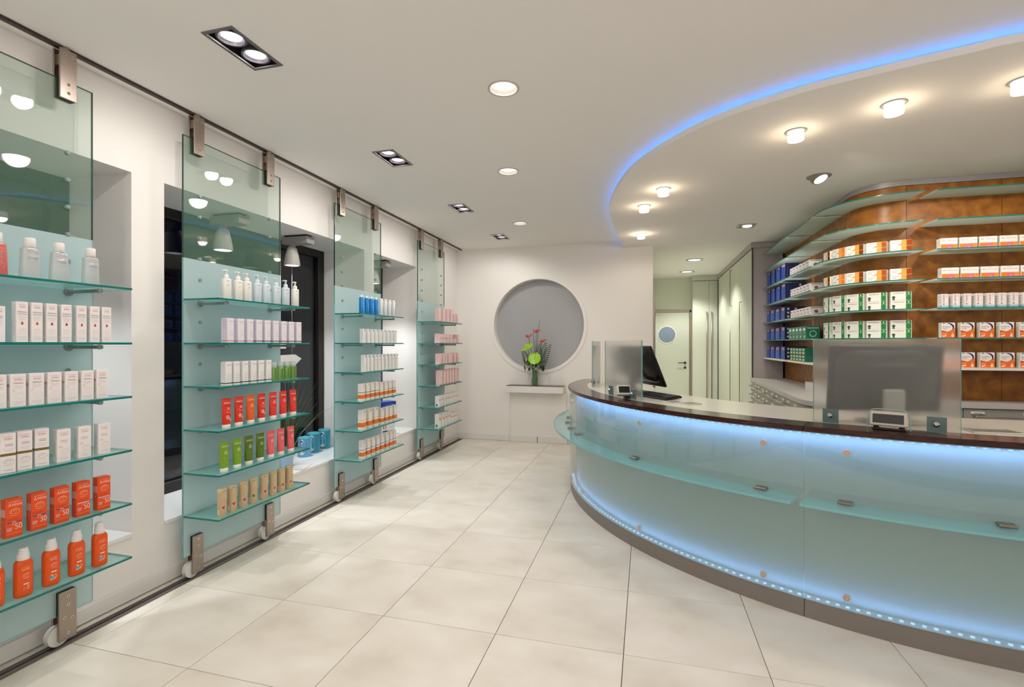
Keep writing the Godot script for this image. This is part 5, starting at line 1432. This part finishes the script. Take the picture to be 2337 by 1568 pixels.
	for c in tubes: tp.append(squeeze_tube(c[0], c[0], c[1]))
	var r4 := [0, 0, 1, 0, 2, 2, 2]; var r5 := [3, 3, 4, 4, 5, 5, 5]
	for i in 7:
		put(tp[r4[i]], Vector3(-2.405, SY[3] + 0.0004, [-2.389, -2.482, -2.574, -2.666, -2.768, -2.863, -2.961][i]), PI / 2 - 0.22, "%s, %s from near end, fourth shelf of pump bottle panel" % [tubes[r4[i]][2], ORD[i]], "squeeze tubes standing on their caps")
		put(tp[r5[i]], Vector3(-2.405, SY[4] + 0.0004, [-2.373, -2.469, -2.560, -2.655, -2.748, -2.842, -2.939][i]), PI / 2 - 0.22, "%s, %s from near end, fifth shelf of pump bottle panel" % [tubes[r5[i]][2], ORD[i]], "squeeze tubes standing on their caps")
	var cans := [paper_can(0), paper_can(1), paper_can(2)]
	for i in 8:
		put(cans[[0, 0, 0, 2, 0, 1, 0, 1][i]], Vector3(-2.41, SY[5] + 0.0004, [-2.362, -2.437, -2.520, -2.601, -2.691, -2.774, -2.852, -2.930][i]), PI / 2 - 0.45, "beige paper can%s, %s from near end, bottom shelf of pump bottle panel" % [["", " with faded fruit", " with green print"][[0, 0, 0, 2, 0, 1, 0, 1][i]], ORD[i]], "beige printed paper cans")
	# ---- third panel: acne and sun care
	row(round_bottle(Color(0.03, 0.50, 0.80), Color.WHITE), 2, 0, [-3.837, -3.921, -3.998, -4.081], 0.022, 0.1, "bright blue gel bottle", "gel bottles")
	row(round_bottle(Color(0.86, 0.86, 0.86), Color(0.45, 0.47, 0.55)), 2, 0, [-4.172, -4.249, -4.328, -4.406], 0.022, 0.1, "white gel bottle", "gel bottles", 4)
	var bt := func(f, l, w, h, mauve):
		pr_quad(f, w * 0.02, h * 0.84, w * 0.28, h * 0.985, Color(0.10, 0.46, 0.62)); lines(f, -w * 0.35, w * 0.35, h * 0.62, h * 0.12, 4, 0.001, Color(0.66, 0.62, 0.62), 0.4)
		if mauve: pr_quad(f, -w * 0.30, h * 0.67, w * 0.30, h * 0.69, Color(0.42, 0.33, 0.48))
		lines(l, -0.012, 0.012, h * 0.9, h * 0.09, 8, 0.001, Color(0.72, 0.70, 0.72), 0.3)
	row(carton("gel_carton", 0.036, 0.123, 0.038, Color(0.92, 0.90, 0.89), func(f, l): bt.call(f, l, 0.036, 0.123, false)), 2, 1, [-3.857, -3.929, -3.995, -4.063, -4.134, -4.202, -4.281, -4.349, -4.419], 0.022, 0.02, "white carton, blue tab", "white cartons with a blue tab")
	row(carton("gel_carton", 0.034, 0.147, 0.036, Color(0.92, 0.90, 0.89), func(f, l): bt.call(f, l, 0.034, 0.147, false)), 2, 2, [-3.872, -3.926, -3.988], 0.022, 0.04, "tall carton, blue tab", "tall white cartons with a blue tab")
	row(carton("gel_carton", 0.034, 0.147, 0.036, Color(0.92, 0.90, 0.89), func(f, l): bt.call(f, l, 0.034, 0.147, true)), 2, 2, [-4.057, -4.115, -4.179, -4.248, -4.316, -4.381, -4.447], 0.022, 0.06, "tall carton, mauve line", "tall white cartons with a blue tab", 3)
	var sc := func(w, h, d, line):
		return carton("suncare_carton", w, h, d, Color(0.91, 0.885, 0.855), func(f, l):
			for k in 2:
				var q = [f, l][k]; var hw = [w, d][k] / 2 - 0.0003
				pr_quad(q, -hw, h * 0.14, hw, h * 0.36, Color(0.90, 0.43, 0.05)); pr_quad(q, -hw, h * 0.47, hw, h * 0.50, line); lines(q, -hw * 0.7, hw * 0.5, h * 0.90, h * 0.05, 7, 0.0009, Color(0.70, 0.66, 0.65), 0.4)
			pr_quad(f, w * 0.05, h * 0.86, w * 0.20, h * 0.97, Color(0.84, 0.30, 0.16)); f.lift = 0.0003; lines(f, -w * 0.2, w * 0.4, h * 0.26, h * 0.05, 2, 0.0015, Color(0.97, 0.74, 0.50)); f.lift = 0.0)
	var dg := Color(0.12, 0.24, 0.16); var yl := Color(0.88, 0.76, 0.40); var bl := Color(0.30, 0.42, 0.62)
	row(sc.call(0.044, 0.150, 0.042, dg), 2, 3, [-3.838, -3.920, -3.994, -4.074], 0.024, 0.06, "suncare carton, dark-green line", "orange and white suncare cartons")
	row(sc.call(0.044, 0.140, 0.042, yl), 2, 3, [-4.153, -4.238], 0.024, 0.06, "suncare carton, yellow line", "orange and white suncare cartons", 4)
	row(sc.call(0.044, 0.142, 0.0425, dg), 2, 3, [-4.318, -4.397], 0.024, 0.06, "shorter suncare carton, green line", "orange and white suncare cartons", 6)
	row(sc.call(0.056, 0.173, 0.048, yl), 2, 4, [-3.857, -3.958, -4.060], 0.028, 0.06, "large suncare carton, yellow line", "orange and white suncare cartons")
	row(sc.call(0.046, 0.150, 0.042, yl), 2, 4, [-4.168, -4.254, -4.330, -4.418], 0.024, 0.06, "small suncare carton, yellow line", "orange and white suncare cartons", 3)
	row(sc.call(0.044, 0.158, 0.042, bl), 2, 5, [-3.852, -3.931, -4.009, -4.093, -4.173, -4.259, -4.335, -4.401], 0.024, 0.06, "suncare carton, blue line", "orange and white suncare cartons")
	# ---- fourth panel: pink cartons
	var pk := Color(0.885, 0.74, 0.73)
	var pc := func(w, h, d):
		return carton("pink_carton", w, h, d, pk, func(f, l):
			pr_quad(f, -w * 0.49, h * 0.02, w * 0.49, h * 0.98, Color(0.92, 0.80, 0.785)); pr_quad(f, -w / 2, 0.0, w / 2, h * 0.035, Color(0.55, 0.42, 0.45)); lines(l, -d * 0.3, d * 0.3, h * 0.8, 0.012, 4, 0.0014, Color(0.78, 0.58, 0.60), 0.3); f.lift = 0.0003; lines(f, -w * 0.2, w * 0.2, h * 0.55, 0.02, 2, 0.002, Color(0.70, 0.50, 0.52)); f.lift = 0.0)
	row(pc.call(0.056, 0.170, 0.055), 3, 0, [-5.510, -5.645, -5.765, -5.890], 0.032, 0.05, "tall pink carton", "pink cartons")
	row(pc.call(0.048, 0.122, 0.048), 3, 0, [-5.988, -6.082], 0.028, 0.05, "short pink carton", "pink cartons", 4)
	var flat := pc.call(0.088, 0.055, 0.07) as Node3D
	for i in 4:
		var z: float = [-5.550, -5.650, -5.760, -5.876][i]
		for s in 2:
			put(flat, Vector3(-2.425, SY[1] + 0.0004 + s * 0.0562, z), PI / 2, "flat pink carton, %s of stack %s from near end, second shelf of pink carton panel" % [["lower", "upper"][s], ORD[i]], "stacked flat pink cartons")
	put(flat, Vector3(-2.425, SY[1] + 0.0004, -5.995), PI / 2, "single flat pink carton beside the taller one, second shelf of pink carton panel", "stacked flat pink cartons")
	row(pc.call(0.052, 0.112, 0.07), 3, 1, [-6.115], 0.04, 0.05, "taller end pink carton", "pink cartons", 5)
	row(pc.call(0.052, 0.127, 0.06), 3, 2, [-5.530, -5.624, -5.708, -5.808, -5.881, -6.000, -6.110], 0.034, 0.08, "mid-height pink carton", "pink cartons")
	row(pc.call(0.060, 0.180, 0.058), 3, 3, [-5.545, -5.648, -5.746, -5.840, -5.929, -6.028, -6.116], 0.032, 0.08, "large pink carton", "pink cartons")
	var wo := func(w, h, d):
		return carton("orange_patch_carton", w, h, d, Color(0.90, 0.895, 0.88), func(f, l):
			pr_disc(f, 0.0, h * 0.62, w * 0.36, Color(0.90, 0.58, 0.36), 12, h * 0.10); lines(f, -w * 0.3, w * 0.3, h * 0.9, 0.008, 2, 0.002, Color(0.4, 0.4, 0.45)); pr_quad(l, -d * 0.25, h * 0.06, d * 0.2, h * 0.24, Color(0.36, 0.38, 0.46)))
	row(wo.call(0.044, 0.126, 0.050), 3, 4, [-5.497, -5.577, -5.672, -5.756, -5.843, -5.916, -5.992, -6.069], 0.028, 0.12, "white carton, orange patch", "white cartons with an orange patch")
	row(wo.call(0.056, 0.164, 0.055), 3, 5, [-5.510, -5.612, -5.709, -5.806], 0.032, 0.12, "tall carton, orange patch", "white cartons with an orange patch")
	row(wo.call(0.040, 0.122, 0.045), 3, 5, [-5.888, -5.947, -6.008, -6.070], 0.028, 0.12, "small carton, orange patch", "white cartons with an orange patch", 4)

# ============================================================ goods on the medicine wall
func on_wall(pr: Node3D, rowi: int, x: float, z: float, turn: float, lift: float, label: String, group: String):
	put(pr, Vector3(x, 2.548 - 0.221 * rowi + 0.0004 + lift, z), turn, label, group)

func build_wall_products():
	var RN := ["topmost", "second", "third", "fourth", "fifth", "sixth", "lowest"]
	# stacks on the curved run
	var orange := carton("medicine_carton", 0.132, 0.0455, 0.058, Color(0.93, 0.92, 0.90), func(f, l):
		pr_quad(f, 0.002, 0.001, 0.0655, 0.0445, Color(0.94, 0.62, 0.22)); pr_quad(f, 0.033, 0.001, 0.0655, 0.0445, Color(0.93, 0.42, 0.05)) if false else pr_quad(f, 0.0335, 0.001, 0.0656, 0.0446, Color(0.93, 0.42, 0.05))
		text(f, "Paracetamol", -0.034, 0.030, 0.0068, Color(0.3, 0.3, 0.32), "Droid Sans", 0, 0.044); lines(f, -0.058, -0.020, 0.024, 0.005, 2, 0.0018, Color(0.5, 0.5, 0.5), 0.2, false); pr_tri(f, Vector2(-0.030, 0.004), Vector2(0.002, 0.003), Vector2(0.002, 0.017), Color(0.95, 0.60, 0.30)))
	var greenb := carton("medicine_carton", 0.130, 0.0675, 0.070, Color(0.92, 0.91, 0.89), func(f, l):
		pr_quad(f, 0.030, 0.001, 0.0615, 0.0665, Color(0.06, 0.50, 0.22)); f.lift = 0.0004; pr_quad(f, 0.030, 0.0415, 0.0615, 0.0430, Color(0.85, 0.92, 0.86)); pr_disc(f, 0.046, 0.054, 0.0055, Color(0.80, 0.92, 0.82), 10); f.lift = 0.0
		text(f, "GeloMyrtol", -0.018, 0.052, 0.0085, Color(0.30, 0.32, 0.32), "Droid Sans", 0, 0.068)
		pr_disc(f, -0.046, 0.024, 0.011, Color(0.10, 0.34, 0.16), 12, 0.010); pr_tri(f, Vector2(-0.056, 0.003), Vector2(-0.036, 0.003), Vector2(-0.046, 0.022), Color(0.10, 0.34, 0.16)))
	var A := [177.0, 156.7, 139.4, 121.2, 102.7]
	for r in [2, 3, 4, 5]:
		for i in 5:
			var a := deg_to_rad(A[i])
			var n := Vector3(cos(a), 0, sin(a))
			var c := Vector3(2.0, 0, -4.92) + n * (0.475 - (0.029 if r < 4 else 0.035))
			for s in 2:
				on_wall(orange if r < 4 else greenb, r, c.x, c.z, atan2(n.x, n.z), s * (0.0462 if r < 4 else 0.0682), "%s carton, %s of stack %s from cabinets, %s shelf of curved corner" % [["orange-ended", "green-striped"][0 if r < 4 else 1], ["lower", "upper"][s], ORD[i], RN[r]], ["orange and white cartons in twos", "green and white cartons in twos"][0 if r < 4 else 1])
	# straight run
	var ass := carton("medicine_carton", 0.107, 0.079, 0.055, Color(0.94, 0.92, 0.91), func(f, l):
		pr_quad(f, -0.053, 0.001, 0.053, 0.033, Color(0.94, 0.48, 0.10)); f.lift = 0.0003; pr_quad(f, -0.019, 0.001, 0.028, 0.033, Color(0.90, 0.44, 0.46)); pr_quad(f, 0.028, 0.001, 0.053, 0.033, Color(0.95, 0.58, 0.22)); f.lift = 0.0006; text(f, "500", 0.004, 0.004, 0.006, Color(0.96, 0.86, 0.86)); pr_disc(f, 0.041, 0.020, 0.0045, Color(0.90, 0.42, 0.12), 10); f.lift = 0.0
		text(f, "ASS", -0.036, 0.056, 0.0075, Color(0.16, 0.17, 0.25), "Droid Sans Bold"); text(f, "ratiopharm 500 mg", 0.012, 0.0565, 0.0055, Color(0.35, 0.35, 0.42), "Droid Sans", 0, 0.064); lines(f, -0.02, 0.012, 0.072, 0.004, 1, 0.0022, Color(0.85, 0.62, 0.56), 0.0)
		lines(l, -0.016, 0.016, 0.065, 0.011, 4, 0.003, Color(0.70, 0.66, 0.64), 0.2))
	for r in [2, 3]:
		for i in 6:
			on_wall(ass, r, 2.178 + (0.008 if r == 3 else 0.0) + i * 0.1205, -4.43, 0.03 * sin(i * 2.0 + r), 0, "orange and pink flat carton, %s from the bend, %s shelf of straight run" % [ORD[i], RN[r]], "orange and pink flat cartons")
	var nasic := carton("medicine_carton", 0.046, 0.105, 0.046, Color(0.94, 0.92, 0.92), func(f, l):
		for k in 6: pr_quad(f, -0.0228, 0.001 + 0.0035 * k, 0.0228, 0.0045 + 0.0035 * k, Color(0.38, 0.70, 0.76).lerp(Color(0.94, 0.92, 0.92), k / 6.0)); pr_quad(l, -0.0228, 0.001 + 0.0035 * k, 0.0228, 0.0045 + 0.0035 * k, Color(0.42, 0.68, 0.74).lerp(Color(0.94, 0.92, 0.92), k / 6.0))
		var side := print_on(func(x, y): return Vector3(-0.006 - y, 0.055 + x, 0.023 + E1)); side.st = f.st
		text(side, "nasic", 0.018, -0.002, 0.0135, Color(0.66, 0.22, 0.32), "Droid Sans Bold", 0, 0.055)
		pr_quad(f, -0.016, 0.0275, -0.003, 0.0315, Color(0.80, 0.20, 0.26)); pr_quad(f, -0.0115, 0.023, -0.0075, 0.036, Color(0.80, 0.20, 0.26)); lines(f, 0.002, 0.020, 0.096, 0.006, 3, 0.0012, Color(0.75, 0.55, 0.58), 0.2)
		lines(l, -0.016, 0.016, 0.085, 0.02, 3, 0.003, Color(0.72, 0.72, 0.72), 0.3))
	for i in 9:
		on_wall(nasic, 4, 2.150 + i * 0.0705, -4.425, 0.14, 0, "slim white carton with red cross, %s from the bend, fifth shelf of straight run" % ORD[i], "slim white cartons with a red cross")
	var muco := carton("medicine_carton", 0.086, 0.111, 0.040, Color(0.94, 0.92, 0.90), func(f, l):
		pr_quad(f, -0.0427, 0.001, 0.0427, 0.045, Color(0.93, 0.42, 0.10)); pr_tri(f, Vector2(-0.004, 0.044), Vector2(0.0427, 0.044), Vector2(0.0427, 0.072), Color(0.94, 0.50, 0.20)); pr_tri(f, Vector2(-0.0427, 0.044), Vector2(0.0, 0.044), Vector2(-0.0427, 0.054), Color(0.86, 0.20, 0.10))
		f.lift = 0.0003
		for k in 12:
			var a0 := -0.95 + k * 0.24; var wd := 0.0115 * sin(PI * clampf((k + 0.8) / 12.5, 0, 1))
			pr_arc(f, 0.0, 0.078, 0.036, 0.031, a0, a0 + 0.25, maxf(wd, 0.001), Color(0.17, 0.10, 0.42), 2)
		text(f, "MUCOSOLVAN", -0.012, 0.077, 0.0062, Color(0.20, 0.20, 0.34), "Droid Sans Bold", 0, 0.050); lines(f, -0.036, 0.006, 0.071, 0.006, 2, 0.0014, Color(0.55, 0.5, 0.55), 0.3, false)
		pr_quad(f, -0.036, 0.103, -0.022, 0.109, Color(0.30, 0.36, 0.66)); lines(f, -0.037, -0.006, 0.034, 0.006, 2, 0.0022, Color(0.97, 0.74, 0.60), 0.15, false)
		pr_disc(f, 0.026, 0.030, 0.006, Color(0.97, 0.75, 0.55), 12); pr_disc(f, 0.026, 0.015, 0.009, Color(0.97, 0.85, 0.78), 12, 0.010); pr_disc(f, -0.030, 0.012, 0.008, Color(0.98, 0.90, 0.85), 8, 0.005); pr_disc(f, -0.018, 0.016, 0.007, Color(0.98, 0.90, 0.85), 8, 0.0045); f.lift = 0.0)
	for r in [5, 6]:
		for i in 5:
			on_wall(muco, r, 2.172 + i * 0.1185, -4.42 if r == 5 else -4.415, 0.02, 0, "orange and white carton with violet arc, %s from the bend, %s shelf of straight run" % [ORD[i], RN[r]], "orange and white cartons with a violet arc")
	# blue, white and green cartons on the receding part
	var tall := carton("blue_carton", 0.150, 0.178, 0.19, Color(0.12, 0.22, 0.58), func(f, l):
		pr_quad(f, -0.030, 0.010, 0.072, 0.135, Color(0.22, 0.38, 0.74)); pr_quad(f, 0.01, 0.148, 0.066, 0.170, Color(0.86, 0.62, 0.62)); pr_quad(f, -0.066, 0.02, -0.050, 0.165, Color(0.40, 0.58, 0.86)))
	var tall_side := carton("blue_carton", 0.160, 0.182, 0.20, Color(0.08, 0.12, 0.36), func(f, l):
		pr_quad(f, -0.079, 0.001, 0.079, 0.181, Color(0.14, 0.27, 0.62)); f.lift = 0.0003; pr_quad(f, -0.04, 0.148, 0.070, 0.172, Color(0.82, 0.58, 0.60)); f.lift = 0.0
		var r := print_on(face_right(0.160, 0.20)); r.st = f.st
		pr_disc(r, 0.050, 0.160, 0.013, Color(0.86, 0.86, 0.88), 14); pr_quad(r, -0.075, 0.02, -0.072, 0.16, Color(0.30, 0.40, 0.66)); pr_quad(r, -0.055, 0.02, -0.050, 0.12, Color(0.30, 0.40, 0.66)))
	var mid := carton("blue_carton", 0.160, 0.140, 0.20, Color(0.16, 0.28, 0.64), func(f, l):
		pr_quad(f, -0.05, 0.105, 0.050, 0.130, Color(0.86, 0.50, 0.40)); pr_quad(f, -0.078, 0.01, -0.060, 0.13, Color(0.55, 0.70, 0.90)); pr_quad(f, -0.055, 0.02, 0.07, 0.09, Color(0.22, 0.36, 0.72)))
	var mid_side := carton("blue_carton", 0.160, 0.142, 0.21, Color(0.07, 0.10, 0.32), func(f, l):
		pr_quad(f, -0.079, 0.001, 0.079, 0.141, Color(0.17, 0.29, 0.62)); f.lift = 0.0003; pr_quad(f, -0.03, 0.105, 0.065, 0.130, Color(0.86, 0.50, 0.40)); f.lift = 0.0
		var r := print_on(face_right(0.160, 0.21)); r.st = f.st
		for i in 2:
			for k in 3: pr_disc(r, -0.07 + i * 0.075, 0.118 - k * 0.042, 0.013, Color(0.80, 0.80, 0.80), 12))
	# front turned to -x; local +x then points to +z (towards the room)
	var T2 := -PI / 2
	for r in [2, 3, 4, 5, 6]:
		for i in 4:
			var z: float = [-6.85, -6.63, -6.39, -6.14][i]
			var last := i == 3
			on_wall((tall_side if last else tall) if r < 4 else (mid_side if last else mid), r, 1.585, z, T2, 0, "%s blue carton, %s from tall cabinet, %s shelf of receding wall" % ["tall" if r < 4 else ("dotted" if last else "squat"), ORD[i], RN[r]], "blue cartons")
	var small := carton("white_carton", 0.098, 0.080, 0.11, Color(0.92, 0.90, 0.91), func(f, l):
		pr_quad(f, -0.035, 0.052, 0.020, 0.066, Color(0.66, 0.54, 0.72)); pr_quad(f, -0.03, 0.024, -0.008, 0.034, Color(0.80, 0.45, 0.45)); pr_quad(f, 0.012, 0.008, 0.024, 0.040, Color(0.40, 0.45, 0.55))
		var q := print_on(face_right(0.098, 0.11)); q.st = f.st
		pr_disc(q, 0.0, 0.036, 0.016, Color(0.55, 0.34, 0.30), 14); lines(q, -0.045, 0.045, 0.074, 0.01, 1, 0.006, Color(0.5, 0.48, 0.52), 0.0))
	for r in [2, 3, 4]:
		for i in 6:
			on_wall(small, r, 1.530, -5.785 + i * 0.107 + (0.02 if r > 2 else 0.0), T2, 0, "small white carton, %s from the blue cartons, %s shelf of receding wall" % [ORD[i], RN[r]], "small white cartons")
	var grn := carton("green_carton", 0.108, 0.122, 0.12, Color(0.02, 0.46, 0.36), func(f, l):
		pr_quad(f, -0.040, 0.080, 0.030, 0.104, Color(0.86, 0.93, 0.90)); pr_quad(f, -0.042, 0.056, 0.026, 0.068, Color(0.42, 0.62, 0.56)); pr_tri(f, Vector2(-0.02, 0.018), Vector2(0.02, 0.014), Vector2(0.02, 0.040), Color(0.84, 0.92, 0.90))
		var q := print_on(face_right(0.108, 0.12)); q.st = f.st
		pr_arc(q, 0.0, 0.050, 0.030, 0.030, 0, TAU, 0.005, Color(0.82, 0.92, 0.88), 20); lines(q, -0.05, 0.05, 0.108, 0.01, 1, 0.007, Color(0.82, 0.92, 0.88), 0.0))
	for i in 5:
		on_wall(grn, 5, 1.530, -5.80 + i * 0.118, T2, 0, "emerald green carton, %s from the blue cartons, sixth shelf of receding wall" % ORD[i], "emerald green cartons")
	var grs := carton("green_carton", 0.092, 0.066, 0.12, Color(0.02, 0.42, 0.32), func(f, l):
		pr_quad(f, -0.036, 0.042, 0.026, 0.056, Color(0.80, 0.90, 0.86)); pr_quad(f, -0.036, 0.010, 0.026, 0.026, Color(0.90, 0.82, 0.50)))
	for i in 5:
		for s in 2:
			on_wall(grs, 6, 1.530, -5.76 + i * 0.102, T2, s * 0.0668, "small emerald carton, %s of stack %s from blue cartons, lowest shelf of receding wall" % [["lower", "upper"][s], ORD[i]], "small emerald green cartons")
